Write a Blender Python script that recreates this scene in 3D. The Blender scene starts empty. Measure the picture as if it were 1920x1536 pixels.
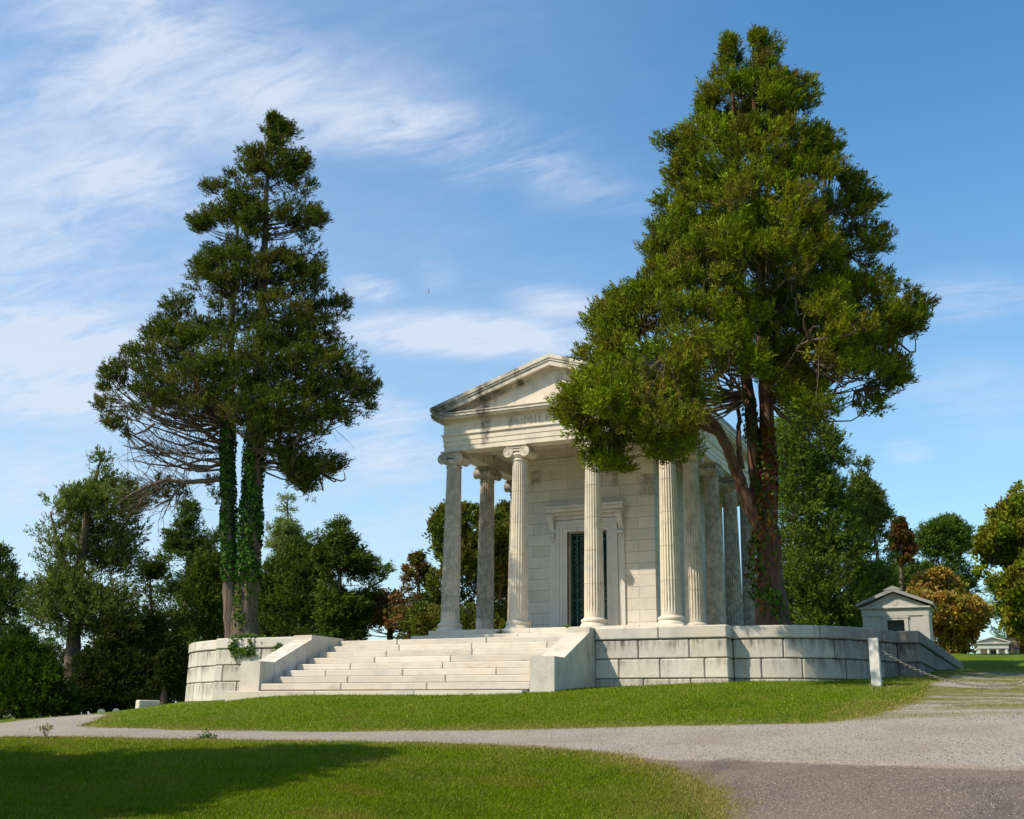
import bpy, math, random
import numpy as np
from mathutils import Vector, Matrix
from mathutils.geometry import delaunay_2d_cdt
SC = bpy.context.scene
COL = SC.collection
rng = np.random.default_rng(7)
random.seed(7)
# ------------------------------------------------------------ camera model (eye at the origin)
CF, CP, CA, CR = 2084.1, .2783, .4453, .0123
def proj(P):
    P = np.asarray(P, float); X, Y, Z = P[..., 0], P[..., 1], P[..., 2]
    h = -X*np.sin(CA)+Y*np.cos(CA); q = X*np.cos(CA)+Y*np.sin(CA)
    F = h*np.cos(CP)+Z*np.sin(CP); U = -h*np.sin(CP)+Z*np.cos(CP)
    x = CF*q/F; y = -CF*U/F
    return 960+x*np.cos(CR)-y*np.sin(CR), 768+x*np.sin(CR)+y*np.cos(CR)
def ray(px, py):
    dx, dy = px-960, py-768
    x = (dx*np.cos(CR)+dy*np.sin(CR))/CF; y = (-dx*np.sin(CR)+dy*np.cos(CR))/CF
    h = np.cos(CP)+y*np.sin(CP); u = np.sin(CP)-y*np.cos(CP)
    return np.array([x*np.cos(CA)-h*np.sin(CA), x*np.sin(CA)+h*np.cos(CA), u])
HD = np.array([-math.sin(CA), math.cos(CA), 0.]); RT = np.array([math.cos(CA), math.sin(CA), 0.])
def at(px, py, h):
    d = ray(px, py); return d*h/(d@HD)
def onY(px, py, Y): d = ray(px, py); return d*Y/d[1]
SUN = np.array([-.9, -1., 1.41]); SUN /= np.linalg.norm(SUN)
# ------------------------------------------------------------ terrain
CTRL = [((-0., 0.), -1.6), ((-8, -6), -1.9), ((8, -6), -1.7), ((8, 8), -.9), ((9, 20), .3), ((12, 35), 1.6)]
for q, h in [((1000, 1536), 12), ((1000, 1403), 16.5), ((1000, 1366), 20), ((0, 1385), 18.6), ((0, 1356), 30), ((0, 1350), 38), ((240, 1333), 34),
             ((160, 1362), 25), ((600, 1372), 21), ((600, 1393), 17), ((1640, 1284), 23.5), ((1640, 1338), 19), ((1900, 1300), 22),
             ((1900, 1340), 17), ((1900, 1440), 12.5), ((1700, 1536), 10), ((1370, 1536), 11), ((300, 1536), 12.5), ((0, 1460), 15),
             ((1860, 1244), 100), ((1960, 1246), 100), ((1864, 1246), 80), ((1800, 1275), 40), ((1900, 1253), 55), ((1690, 1226), 60), ((-200, 1360), 30)]:
    p = at(*q, h); CTRL.append(((p[0], p[1]), p[2]))
for q, Y in [((350, 1315), 26.4), ((445, 1311), 24.1), ((490, 1306), 21.7), ((700, 1302), 21.7), ((990, 1299), 21.7), ((1045, 1298), 21.7), ((1117, 1290), 24.1), ((1358, 1280), 24.1),
             ((1480, 1278), 24.6), ((1600, 1276), 25.5), ((1728, 1268), 27), ((1792, 1259), 37.5)]:
    p = onY(*q, Y); CTRL.append(((p[0], p[1]), p[2]))
CTRL += [((-13.5, 33), 1.3), ((-13.5, 50), 1.8), ((-24, 38), .7), ((-30, 60), .6), ((-60, 50), .3), ((-60, 90), .3), ((-30, 100), 2.), ((20, 70), 5.), ((-40, 10), -.8), ((-50, -10), -1.5), ((30, 0), -1.3), ((-60,25),-.2)]
CP_ = np.array([c[0] for c in CTRL]); CZ_ = np.array([c[1] for c in CTRL])
def _k(r): return np.where(r > 1e-9, r*r*np.log(r+1e-12), 0.)
def _solve():
    n = len(CP_); D = np.linalg.norm(CP_[:, None]-CP_[None], axis=2)
    A = np.zeros((n+3, n+3)); A[:n, :n] = _k(D)+np.eye(n)*.6; A[:n, n] = 1; A[:n, n+1:] = CP_; A[n:, :n] = A[:n, n:].T
    return np.linalg.solve(A, np.concatenate([CZ_, np.zeros(3)]))
TW = _solve()
def gz(x, y):
    x = np.atleast_1d(np.asarray(x, float)); y = np.atleast_1d(np.asarray(y, float)); out = np.empty(x.size)
    xf, yf = x.ravel(), y.ravel(); n = len(CP_)
    for i in range(0, xf.size, 40000):
        X, Y = xf[i:i+40000], yf[i:i+40000]
        D = np.hypot(X[:, None]-CP_[None, :, 0], Y[:, None]-CP_[None, :, 1])
        out[i:i+40000] = _k(D)@TW[:n]+TW[n]+TW[n+1]*X+TW[n+2]*Y
    r = np.hypot(xf+10, yf-30); t = np.clip((r-75)/60, 0, 1); t = t*t*(3-2*t)
    far = np.clip(.3+.045*(xf+12), -2.5, 6.5)
    return (np.clip(out, -4, 9)*(1-t)+far*t).reshape(x.shape)
def g1(x, y): return float(gz([x], [y])[0])
def ghit(px, py, hmin=6., hmax=120.):
    d = ray(px, py); d = d/(d@HD); hs = np.linspace(hmin, hmax, 1200)
    z = gz(d[0]*hs, d[1]*hs); below = np.where(d[2]*hs <= z)[0]
    h = hs[below[0]] if len(below) else hmax
    lo, hi = h-.1, h
    for _ in range(12):
        m = (lo+hi)/2
        if d[2]*m <= g1(d[0]*m, d[1]*m): hi = m
        else: lo = m
    return np.array([d[0]*hi, d[1]*hi, g1(d[0]*hi, d[1]*hi)])
# ------------------------------------------------------------ objects
def tag(o, label=None, cat=None, group=None, kind=None):
    if label: o['label'] = label
    if cat: o['category'] = cat
    if group: o['group'] = group
    if kind: o['kind'] = kind
    return o
def empty(name, loc, label=None, cat=None, group=None):
    o = bpy.data.objects.new(name, None); COL.objects.link(o); o.location = loc; o.empty_display_size = .3
    return tag(o, label, cat, group)
def mesh(name, V, F, mat, parent=None, smooth=False, tint=None):
    """V (n,3) world coordinates; F list of faces or (m,k) array; parent's location is taken off"""
    V = np.asarray(V, np.float32)
    if parent is not None:
        w = np.zeros(3); p = parent
        while p is not None: w += np.array(p.location); p = p.parent
        V = V-w.astype(np.float32)
    me = bpy.data.meshes.new(name)
    if isinstance(F, np.ndarray):
        m, k = F.shape
        me.vertices.add(len(V)); me.vertices.foreach_set('co', V.ravel())
        me.loops.add(m*k); me.loops.foreach_set('vertex_index', F.astype(np.int32).ravel())
        me.polygons.add(m); me.polygons.foreach_set('loop_start', np.arange(0, m*k, k, dtype=np.int32))
        me.update(calc_edges=True)
    else: me.from_pydata(V.tolist(), [], F)
    if tint is not None:
        tint = np.asarray(tint, np.float32)
        if tint.ndim == 1: tint = np.stack([tint]*3, 1)
        c = np.ones((len(V), 4), np.float32); c[:, :3] = tint
        a = me.color_attributes.new('tint', 'FLOAT_COLOR', 'POINT'); a.data.foreach_set('color', c.ravel())
    if smooth: me.polygons.foreach_set('use_smooth', np.ones(len(me.polygons), bool))
    me.materials.append(mat)
    o = bpy.data.objects.new(name, me); COL.objects.link(o)
    if parent is not None: o.parent = parent
    return o
class MB:
    def __init__(s): s.V = []; s.F = []; s.T = []; s.n = 0
    def add(s, V, F, t=1.):
        V = np.asarray(V, float); s.V.append(V); s.F += [tuple(int(i)+s.n for i in f) for f in F]
        s.T.append(np.full(len(V), t) if np.ndim(t) == 0 else np.asarray(t)); s.n += len(V)
    def box(s, x0, x1, y0, y1, z0, z1, c=0., t=1., fn=None, nu=1):
        if c <= 0:
            us = np.linspace(x0, x1, nu+1); V = []; F = []
            for u in us: V += [(u, y0, z0), (u, y1, z0), (u, y1, z1), (u, y0, z1)]
            for i in range(nu):
                a, b = 4*i, 4*i+4
                for j in range(4): F.append((a+j, a+(j+1) % 4, b+(j+1) % 4, b+j))
            F += [(3, 2, 1, 0), (4*nu, 4*nu+1, 4*nu+2, 4*nu+3)]
        else:
            # chamfered profile in y,z swept along x with chamfered ends
            def prof(k): return [(y0+k, z0+c), (y0+c, z0+k), (y1-c, z0+k), (y1-k, z0+c), (y1-k, z1-c), (y1-c, z1-k), (y0+c, z1-k), (y0+k, z1-c)]
            rings = [(x0, c)]+[(u, 0) for u in np.linspace(x0+c, x1-c, nu+1)]+[(x1, c)]
            V = []; F = []
            for u, k in rings: V += [(u, y, z) for y, z in prof(k if k else 0)]
            for i in range(len(rings)-1):
                a, b = 8*i, 8*i+8
                for j in range(8): F.append((a+j, a+(j+1) % 8, b+(j+1) % 8, b+j))
            m = 8*(len(rings)-1); F += [tuple(range(7, -1, -1)), tuple(m+i for i in range(8))]
        V = np.array(V, float)
        if fn is not None: V = fn(V)
        s.add(V, F, t)
    def prism(s, pts, d0, d1, axis='y', t=1.):
        """pts: 2-D outline (a,b); extruded along axis"""
        n = len(pts); V = []
        for d in (d0, d1):
            for a, b in pts:
                V.append((a, d, b) if axis == 'y' else ((d, a, b) if axis == 'x' else (a, b, d)))
        F = [tuple(range(n)), tuple(range(2*n-1, n-1, -1))]+[(i, i+n, (i+1) % n+n, (i+1) % n) for i in range(n)]
        s.add(V, F, t)
    def lathe(s, c, prof, n=32, t=1.):
        V = []; F = []
        for r, z in prof:
            for i in range(n):
                a = 2*math.pi*i/n; V.append((c[0]+r*math.cos(a), c[1]+r*math.sin(a), c[2]+z))
        for k in range(len(prof)-1):
            for i in range(n): F.append((k*n+i, k*n+(i+1) % n, (k+1)*n+(i+1) % n, (k+1)*n+i))
        F += [tuple(range(n-1, -1, -1)), tuple((len(prof)-1)*n+i for i in range(n))]
        s.add(V, F, t)
    def tube(s, pts, r, k=6, t=1.):
        V, F = tube_arrays(pts, r, k); s.add(V, F, t)
    def build(s, name, mat, parent=None, smooth=False):
        return mesh(name, np.concatenate(s.V), s.F, mat, parent, smooth, np.concatenate(s.T))
def tube_arrays(pts, r, k=6, wob=None):
    pts = np.asarray(pts, float); n = len(pts); r = np.broadcast_to(r, (n,))
    T = np.gradient(pts, axis=0); T /= np.linalg.norm(T, axis=1)[:, None]+1e-9
    ref = np.where(np.abs(T[:, 2:3]) > .9, np.array([[1., 0, 0]]), np.array([[0, 0, 1.]]))
    if abs(T[:, 2]).mean() > .6: ref = np.tile([[1., .2, 0]], (n, 1))
    elif abs(T[:, 2]).max() > .9: ref = np.tile([[.3, 1., 0.1]], (n, 1))
    A = np.cross(T, ref); A /= np.linalg.norm(A, axis=1)[:, None]+1e-9; B = np.cross(T, A)
    th = np.arange(k)*2*np.pi/k
    rr = r[:, None]*np.ones(k)[None]
    if wob is not None: rr = rr*wob
    V = pts[:, None]+rr[..., None]*(A[:, None]*np.cos(th)[None, :, None]+B[:, None]*np.sin(th)[None, :, None])
    F = [(i*k+j, i*k+(j+1) % k, (i+1)*k+(j+1) % k, (i+1)*k+j) for i in range(n-1) for j in range(k)]
    F += [tuple(range(k-1, -1, -1)), tuple((n-1)*k+j for j in range(k))]
    return V.reshape(-1, 3), F
# ------------------------------------------------------------ materials
class NT:
    def __init__(s, name):
        s.m = bpy.data.materials.new(name); s.m.use_nodes = True; s.t = s.m.node_tree; s.N = s.t.nodes; s.L = s.t.links
        s.b = s.N['Principled BSDF']
    def n(s, typ, **kw):
        o = s.N.new(typ)
        for k, v in kw.items():
            if k == 'op': o.operation = v
            elif k in ('i', 'ins'):
                for a, b in v.items():
                    if hasattr(b, 'is_output'): s.L.new(b, o.inputs[a])
                    else: o.inputs[a].default_value = b
            else: setattr(o, k, v)
        return o
    def math(s, op, a, b=0., c=None, clamp=False):
        o = s.N.new('ShaderNodeMath'); o.operation = op; o.use_clamp = clamp
        for i, v in enumerate([a, b] + ([c] if c is not None else [])):
            if hasattr(v, 'is_output'): s.L.new(v, o.inputs[i])
            else: o.inputs[i].default_value = v
        return o.outputs[0]
    def mix(s, f, a, b, typ='MIX'):
        o = s.N.new('ShaderNodeMix'); o.data_type = 'RGBA'; o.blend_type = typ
        for i, v in ((0, f), (6, a), (7, b)):
            if hasattr(v, 'is_output'): s.L.new(v, o.inputs[i])
            else: o.inputs[i].default_value = v if i == 0 or len(v) == 4 else (*v, 1)
        return o.outputs[2]
    def noise(s, sc, det=4, rough=.5, vec=None, scale3=None, dist=0.):
        if vec is None: vec = s.pos()
        if scale3 is not None: vec = s.n('ShaderNodeVectorMath', operation='MULTIPLY', i={0: vec, 1: scale3}).outputs[0]
        o = s.n('ShaderNodeTexNoise', i={'Vector': vec, 'Scale': sc, 'Detail': det, 'Roughness': rough, 'Distortion': dist}); return o.outputs[0]
    def pos(s):
        if not hasattr(s, '_p'): s._p = s.n('ShaderNodeNewGeometry').outputs['Position']
        return s._p
    def obj(s): return s.n('ShaderNodeTexCoord').outputs['Object']
    def sep(s, v): return s.n('ShaderNodeSeparateXYZ', i={0: v}).outputs
    def ramp(s, f, a, b, lo=0., hi=1.):
        o = s.n('ShaderNodeMapRange', i={0: f, 1: a, 2: b, 3: lo, 4: hi}); o.interpolation_type = 'SMOOTHSTEP'; return o.outputs[0]
    def tint(s): return s.n('ShaderNodeAttribute', attribute_name='tint').outputs['Color']
    def bump(s, h, st, d=.02):
        o = s.n('ShaderNodeBump', i={'Height': h, 'Strength': st, 'Distance': d}); s.L.new(o.outputs[0], s.b.inputs['Normal'])
    def out(s, col, rough=.8, spec=.3):
        if hasattr(col, 'is_output'): s.L.new(col, s.b.inputs['Base Color'])
        else: s.b.inputs['Base Color'].default_value = (*col, 1)
        s.b.inputs['Roughness'].default_value = rough; s.b.inputs['Specular IOR Level'].default_value = spec
        return s.m
def stone(name, base, warm, grey, stain=.5, streak=(5, 5, .5), stainc=(.07, .06, .05), bump=.3, brick=None, bands=None, sc=1., joints=None, soot_shade=None):
    m = NT(name)
    c = m.mix(m.ramp(m.noise(.9*sc, 5, .6), .35, .7), base, warm)
    c = m.mix(m.ramp(m.noise(2.3*sc, 6, .65), .45, .75, 0, .8), c, grey)
    st = m.noise(1., 6, .7, scale3=streak)
    big = m.noise(.7, 3, .5)
    f = m.math('MULTIPLY', m.ramp(st, .5, .72), m.ramp(big, .38, .68))
    f = m.math('MULTIPLY', f, stain)
    c = m.mix(f, c, stainc)
    blot = m.ramp(m.noise(7, 7, .75), .58, .8, 0, .45*min(1, stain*1.5)); c = m.mix(blot, c, (.2, .18, .15))
    if joints:      # courses: dirt running down from the joints, (z levels, strength)
        z = m.sep(m.pos())[2]; tot = None
        for zl in joints[0]:
            d = m.math('SUBTRACT', zl, z)
            up = m.ramp(d, -.035, .0); dn = m.math('SUBTRACT', 1., m.ramp(m.math('ADD', d, m.math('MULTIPLY', m.noise(1, 4, .6, scale3=(9, 9, .3)), -.55)), -.26, .1))
            t = m.math('MULTIPLY', up, dn); tot = t if tot is None else m.math('MAXIMUM', tot, t)
        n2 = m.math('MULTIPLY', m.ramp(m.noise(1., 6, .75, scale3=(9, 9, 1.0)), .36, .66), m.ramp(m.noise(1.9, 3, .6), .36, .62, .25, 1.))
        c = m.mix(m.math('MULTIPLY', m.math('MULTIPLY', tot, n2), joints[1]), c, (.10, .075, .05))
    if soot_shade:
        for (ax, x0, w, z0, z1, amt) in soot_shade:
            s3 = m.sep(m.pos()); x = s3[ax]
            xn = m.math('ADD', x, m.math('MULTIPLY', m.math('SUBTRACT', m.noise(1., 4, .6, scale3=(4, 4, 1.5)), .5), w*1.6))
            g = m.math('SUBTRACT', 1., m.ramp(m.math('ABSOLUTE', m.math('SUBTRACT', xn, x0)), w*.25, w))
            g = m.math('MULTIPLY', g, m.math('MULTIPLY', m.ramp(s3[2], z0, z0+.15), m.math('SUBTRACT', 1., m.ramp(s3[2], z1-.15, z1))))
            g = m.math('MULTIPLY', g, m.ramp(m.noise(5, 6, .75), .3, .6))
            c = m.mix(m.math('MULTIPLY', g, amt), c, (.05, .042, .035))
    h = m.noise(18*sc, 8, .7)
    if brick:
        bw, bh, z0, cc = brick; s3 = m.sep(m.pos())
        v = m.n('ShaderNodeCombineXYZ', i={0: m.math('ADD', s3[0], m.math('MULTIPLY', s3[1], 1.)), 1: m.math('SUBTRACT', s3[2], z0), 2: 0.}).outputs[0]
        b = m.n('ShaderNodeTexBrick', i={'Vector': v, 'Color1': (1, 1, 1, 1), 'Color2': (*cc, 1), 'Mortar': (.25, .2, .16, 1), 'Scale': 1., 'Mortar Size': .006, 'Mortar Smooth': .3, 'Bias': -.1, 'Brick Width': bw, 'Row Height': bh})
        c = m.mix(.9, c, b.outputs[0], 'MULTIPLY')
    c = m.mix(1., c, m.tint(), 'MULTIPLY'); c = m.mix(1., c, (1.0, .985, .965), 'MULTIPLY')
    m.bump(h, bump, .01)
    return m.out(c, .75, .25)
M = {}
M['col'] = stone('column_marble', (.62, .56, .47), (.68, .59, .45), (.48, .46, .43), .5, (9, 9, .5), (.2, .18, .15), soot_shade=[(1, 42., 12., 2, 9.5, .58), (0, -17.3, .8, 3.4, 9.3, .45)])  # darker side and front-left columns: grime, with their shade put into the colour
M['entab'] = stone('entablature_marble', (.66, .59, .49), (.70, .61, .48), (.50, .45, .38), .75, (3, 3, .9), (.09, .075, .06),
    soot_shade=[(0, -15.85, .26, 8.72, 11.2, .8), (0, -12.0, .35, 9.6, 11.2, .8), (0, -17.6, .75, 9.55, 10.5, .85)])
M['corn'] = stone('cornice_marble', (.60, .54, .46), (.62, .55, .44), (.36, .32, .28), 1., (1.6, 1.6, 3.), (.07, .06, .05),
    soot_shade=[(0, -16.0, 2.0, 9.9, 11.35, .42), (0, -15.85, .3, 9.6, 11.4, .9), (0, -14.6, .18, 10.2, 11.6, .8), (0, -12.9, .18, 10.2, 11.6, .7), (0, -17.5, .9, 9.7, 10.8, .85)])
M['cella'] = stone('cella_marble', (.63, .58, .50), (.67, .60, .48), (.52, .49, .45), .3, (7, 7, .5), (.16, .14, .12), brick=(1.24, .372, 2.88, (.8, .8, .8)),
    soot_shade=[(0, -11.30, .34, 7.2, 9.3, .6), (0, -12.4, .2, 7.6, 8.7, .5), (0,-15.3,.3,7.9,8.8,.5)])
M['door_stone'] = stone('door_surround_marble', (.60, .57, .52), (.64, .59, .50), (.50, .48, .45), .3)
M['gran'] = stone('wall_granite', (.58, .54, .48), (.60, .53, .43), (.43, .41, .38), .45, (3, 3, .8), (.17, .14, .11), bump=.6, joints=((1.92, 1.5, 1.06), .95), soot_shade=[(0, -3.0, 1.9, 0, 3, .45)])
M['cope'] = stone('coping_granite', (.56, .52, .46), (.56, .49, .40), (.38, .36, .33), .55, (4, 4, 1.2), (.16, .13, .11), bump=.5, soot_shade=[(0, -3.0, 1.9, 0, 3, .4)])
M['step'] = stone('step_granite', (.62, .565, .49), (.61, .53, .43), (.48, .445, .395), .7, (1.2, 1.2, 5), (.24, .18, .13), bump=.4)
M['grey'] = stone('grey_granite', (.30, .30, .29), (.34, .33, .30), (.2, .2, .2), .4)
M['pale'] = stone('pale_granite', (.55, .52, .48), (.58, .54, .48), (.45, .43, .41), .3)
M['tomb'] = stone('tomb_granite', (.44, .43, .40), (.47, .44, .39), (.32, .32, .30), .5, (5, 5, .8), (.10, .10, .09))
M['joint'] = NT('joint_dirt').out((.045, .038, .03), .95, .05)
def simple(name, col, rough=.6, spec=.3, metal=0., nz=None):
    m = NT(name); c = col
    if nz: c = m.mix(m.ramp(m.noise(nz[0], 5, .6), .35, .7), col, nz[1])
    m.b.inputs['Metallic'].default_value = metal
    return m.out(c, rough, spec)
M['bronze'] = simple('verdigris_bronze', (.055, .13, .105), .55, .4, .3, (6, (.02, .05, .04)))
M['dark'] = simple('dark_glass', (.012, .016, .014), .25, .5)
M['chain'] = simple('weathered_iron', (.30, .27, .22), .5, .5, .6, (30, (.3, .27, .2)))
M['roof'] = simple('roof_slab', (.35, .33, .31), .8, .2, 0, (2, (.25, .24, .22)))
M['airdark'] = simple('aircraft_dark_paint', (.03, .07, .14), .4, .4)
M['air'] = simple('aircraft_paint', (.75, .75, .78), .4, .4)
M['letter'] = simple('incised_shadow', (.40, .345, .27), .9, .1)
def bark(name, a, b):
    m = NT(name); n = m.noise(1., 7, .7, scale3=(16, 16, 1.6)); n2 = m.noise(1.3, 3, .5)
    c = m.mix(m.ramp(n, .35, .65), a, b); c = m.mix(m.ramp(n2, .4, .7, 0, .5), c, (.16, .12, .09)); m.bump(n, .9, .05)
    return m.out(c, .9, .1)
M['bark'] = bark('red_cedar_bark', (.16, .08, .05), (.055, .028, .02))
M['bark2'] = bark('grey_bark', (.20, .15, .11), (.07, .05, .04))
M['twig'] = bark('twig_bark', (.20, .16, .12), (.10, .08, .06))
def leaf(name, trans=.3, rough=.55):
    m = NT(name); c = m.tint()
    m.out(c, rough, .04)
    tr = m.n('ShaderNodeBsdfTranslucent', i={0: m.mix(1., c, (1.25, 1.2, .5, 1), 'MULTIPLY')})
    mx = m.n('ShaderNodeMixShader', i={0: trans, 1: m.b.outputs[0], 2: tr.outputs[0]})
    m.L.new(mx.outputs[0], m.N['Material Output'].inputs[0]); return m.m
M['leaf'] = leaf('foliage', .24); M['blade'] = leaf('grass_blade', .35, .5); M['ivy'] = leaf('ivy_leaf', .2, .4)
# lawn ground
def lawn():
    m = NT('lawn_soil'); n = m.noise(1.1, 5, .6); n2 = m.noise(22, 6, .7); n3 = m.noise(.35, 3, .5)
    c = m.mix(m.ramp(n, .35, .65), (.080, .140, .003), (.115, .165, .005)); c = m.mix(m.ramp(n2, .4, .75), c, (.045, .065, .004))
    c = m.mix(m.ramp(n3, .55, .75, 0, .5), c, (.15, .14, .04)); m.bump(n2, .6, .03); return m.out(c, .9, .1)
def gravel(name, a, b, d, grassy):
    m = NT(name)
    v = m.n('ShaderNodeTexVoronoi', i={'Vector': m.pos(), 'Scale': 38.}); v2 = m.n('ShaderNodeTexVoronoi', i={'Vector': m.pos(), 'Scale': 95.})
    g = m.sep(v.outputs['Color'])[0]; g2 = m.sep(v2.outputs['Color'])[1]
    c = m.mix(m.ramp(g, .1, .9), a, b); c = m.mix(m.ramp(g2, .45, 1.), c, d)
    c = m.mix(m.ramp(m.noise(.8, 5, .6), .4, .7, 0, .45), c, (.24, .185, .135))
    c = m.mix(m.ramp(m.noise(170, 2, .5), .62, .75, 0, .8), c, (.06, .05, .045))
    if grassy:
        s3 = m.sep(m.pos()); reg = m.math('MULTIPLY', m.ramp(s3[1], 17.6, 20.5), m.ramp(s3[0], -5.2, -2.6))
        nn = m.math('ADD', m.noise(1., 5, .65, scale3=(.35, 1.3, 1)), m.math('MULTIPLY', m.noise(9, 4, .6), .15))
        f = m.math('MULTIPLY', reg, m.ramp(nn, .5, .62)); ed = m.sep(m.tint())[0]; c = m.mix(m.ramp(m.math('ADD', ed, m.math('MULTIPLY', m.noise(3, 5, .7), .9)), .75, .45, 0, .75), c, (.20, .155, .07)); c = m.mix(f, c, m.mix(m.ramp(m.noise(5, 4, .7), .4, .6), (.22, .19, .06), (.12, .13, .03)))
    if not grassy:
        ed = m.sep(m.tint())[0]; q = m.math('ADD', ed, m.math('ADD', m.math('MULTIPLY', m.noise(1.6, 6, .7), .8), m.math('MULTIPLY', m.noise(26, 3, .7), .5)))
        c = m.mix(m.ramp(q, 1.15, .78, 0, 1.), c, m.mix(m.ramp(g, .1, .9), (.44, .355, .28), (.27, .215, .17)))
        c = m.mix(m.ramp(m.noise(.5, 5, .65), .42, .68, 0, .5), c, (.24, .18, .14)); c = m.mix(m.ramp(m.noise(1., 6, .7, scale3=(1.3, .35, 1)), .5, .66, 0, .5), c, (.075, .06, .052))
    h = m.math('ADD', v.outputs['Distance'], m.math('MULTIPLY', v2.outputs['Distance'], .6)); m.bump(h, .8, .02)
    return m.out(c, .9, .15)
M['lawn'] = lawn()
M['gravel'] = gravel('pale_gravel', (.36, .305, .255), (.21, .178, .15), (.49, .43, .37), True)
M['asphalt'] = gravel('worn_asphalt', (.15, .113, .092), (.08, .063, .053), (.30, .24, .20), False)
M['soil'] = simple('bare_soil', (.10, .07, .045), .95, .1, 0, (3, (.06, .07, .02)))
# ------------------------------------------------------------ world, sun, camera
def world():
    W = bpy.data.worlds.new('World'); SC.world = W; W.use_nodes = True; t = W.node_tree; N = t.nodes; L = t.links
    class WM(NT):
        def __init__(s): s.t = t; s.N = N; s.L = L
    m = WM(); bg = N['Background']
    sky = m.n('ShaderNodeTexSky'); sky.sky_type = 'NISHITA'; sky.sun_disc = False
    sky.sun_elevation = math.asin(SUN[2]); sky.sun_rotation = math.atan2(SUN[0], SUN[1]); sky.altitude = 0; sky.air_density = 1.15; sky.dust_density = .6; sky.ozone_density = 2.5
    g = m.n('ShaderNodeTexCoord').outputs['Generated']
    d = m.n('ShaderNodeVectorMath', operation='NORMALIZE', i={0: g}).outputs[0]
    s3 = m.sep(d); zz = m.math('ADD', m.math('MAXIMUM', s3[2], 0.), .16)
    pl = m.n('ShaderNodeCombineXYZ', i={0: m.math('DIVIDE', s3[0], zz), 1: m.math('DIVIDE', s3[1], zz), 2: 0.}).outputs[0]
    # streaks: rotate the plane so that u runs across the view, stretched
    rot = m.n('ShaderNodeMapping', i={0: pl, 2: (0, 0, -CA-.30), 3: (.55, 2.0, 1)}).outputs[0]
    wisp = m.noise(1.7, 9, .6, vec=rot, dist=.7)
    rot2 = m.n('ShaderNodeMapping', i={0: pl, 2: (0, 0, -CA-.5), 3: (1.1, 4.2, 1)}).outputs[0]
    fine = m.noise(2.4, 9, .68, vec=rot2, dist=.5)
    fin2 = m.noise(7., 6, .65, vec=m.n('ShaderNodeMapping', i={0: pl, 2: (0, 0, -CA-.15), 3: (1., 2.4, 1)}).outputs[0], dist=.9)
    tex = m.math('ADD', m.math('ADD', m.math('MULTIPLY', wisp, .42), m.math('MULTIPLY', fine, .28)), m.math('MULTIPLY', fin2, .30))
    tot = None
    def dirv(px, py): v = ray(px, py); return v/np.linalg.norm(v)
    # each patch of cloud: a centre, the end of its long axis, and its half width (directions in the sky)
    for (x0, y0, x1, y1, w, amt) in [(-60, 10, 560, 190, 95, .75), (150, -60, 420, 60, 60, .5), (420, 130, 900, 260, 75, .7), (640, 230, 1130, 300, 42, 1.), (820, 300, 1230, 385, 32, .65),
        (140, 315, 420, 395, 40, .75), (-200, 640, 290, 640, 46, 1.7), (620, 618, 1150, 640, 30, 1.9), (645, 540, 745, 545, 17, 1.6), (960, 560, 1130, 575, 22, 1.3), (1700, 560, 1960, 555, 34, 1.),
        (-50, 745, 300, 755, 34, 1.2), (640, 770, 800, 780, 26, 1.3), (650, 850, 850, 862, 34, 1.), (1660, 845, 1740, 845, 16, .8), (60, 380, 40, 540, 190, .35), (-100, 200, 350, 300, 230, .45),
        (1700, 740, 1960, 760, 60, .5), (0, 900, 200, 920, 60, .5), (800, 500, 840, 520, 26, .5), (600, 960, 900, 990, 60, .35)]:
        A, B = dirv(x0, y0), dirv(x1, y1); Cn = (A+B)/2; U = B-A; hl = np.linalg.norm(U)/2; U /= 2*hl; Cu = Cn/np.linalg.norm(Cn); V = np.cross(Cu, U)
        ww = w/CF; R = Matrix((U, V, Cu)).transposed().to_euler()
        q = m.n('ShaderNodeMapping', vector_type='TEXTURE', i={0: d, 1: tuple(Cn), 2: tuple(R), 3: (hl*1.3+ww*1.1, ww*2.1, .7)}).outputs[0]
        k = m.math('MULTIPLY', m.ramp(m.n('ShaderNodeVectorMath', operation='LENGTH', i={0: q}).outputs['Value'], 1., .12), amt)
        tot = k if tot is None else m.math('ADD', tot, k)
    body = m.ramp(tex, .38, .63)
    cov = m.math('MULTIPLY', tot, m.math('ADD', m.math('MULTIPLY', body, 1.), .08))
    veil = m.math('MULTIPLY', m.ramp(tex, .35, .8), .22)     # thin cirrus everywhere
    left = m.n('ShaderNodeVectorMath', operation='DOT_PRODUCT', i={0: d, 1: tuple(-RT)}).outputs['Value']
    vl = m.math('MULTIPLY', m.ramp(left, -.35, .45), .20)
    lowz = m.math('MULTIPLY', m.math('SUBTRACT', 1., m.ramp(s3[2], -.05, .60)), .34)
    cov = m.math('ADD', m.math('MULTIPLY', cov, .52), m.math('ADD', m.math('MULTIPLY', veil, m.ramp(left, -.3, .3)), m.math('ADD', vl, lowz)))
    cov = m.math('MINIMUM', cov, .86)
    hs = m.n('ShaderNodeHueSaturation', i={'Saturation': 1.24, 'Value': 1.25, 'Color': sky.outputs[0]})
    c = m.mix(cov, m.mix(1., hs.outputs[0], (1.0, 1.24, 1.22), 'MULTIPLY'), CLOUD)
    L.new(c, bg.inputs[0]); bg.inputs[1].default_value = SKYS
SKYS = .11; CLOUD = (5.9, 6.5, 7.6)
world()
sl = bpy.data.lights.new('sun', 'SUN'); sl.energy = 5.0; sl.angle = math.radians(.5); sl.color = (1., .90, .73)
so = bpy.data.objects.new('sun', sl); COL.objects.link(so); so.rotation_euler = Vector(-SUN).to_track_quat('-Z', 'Y').to_euler()
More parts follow.
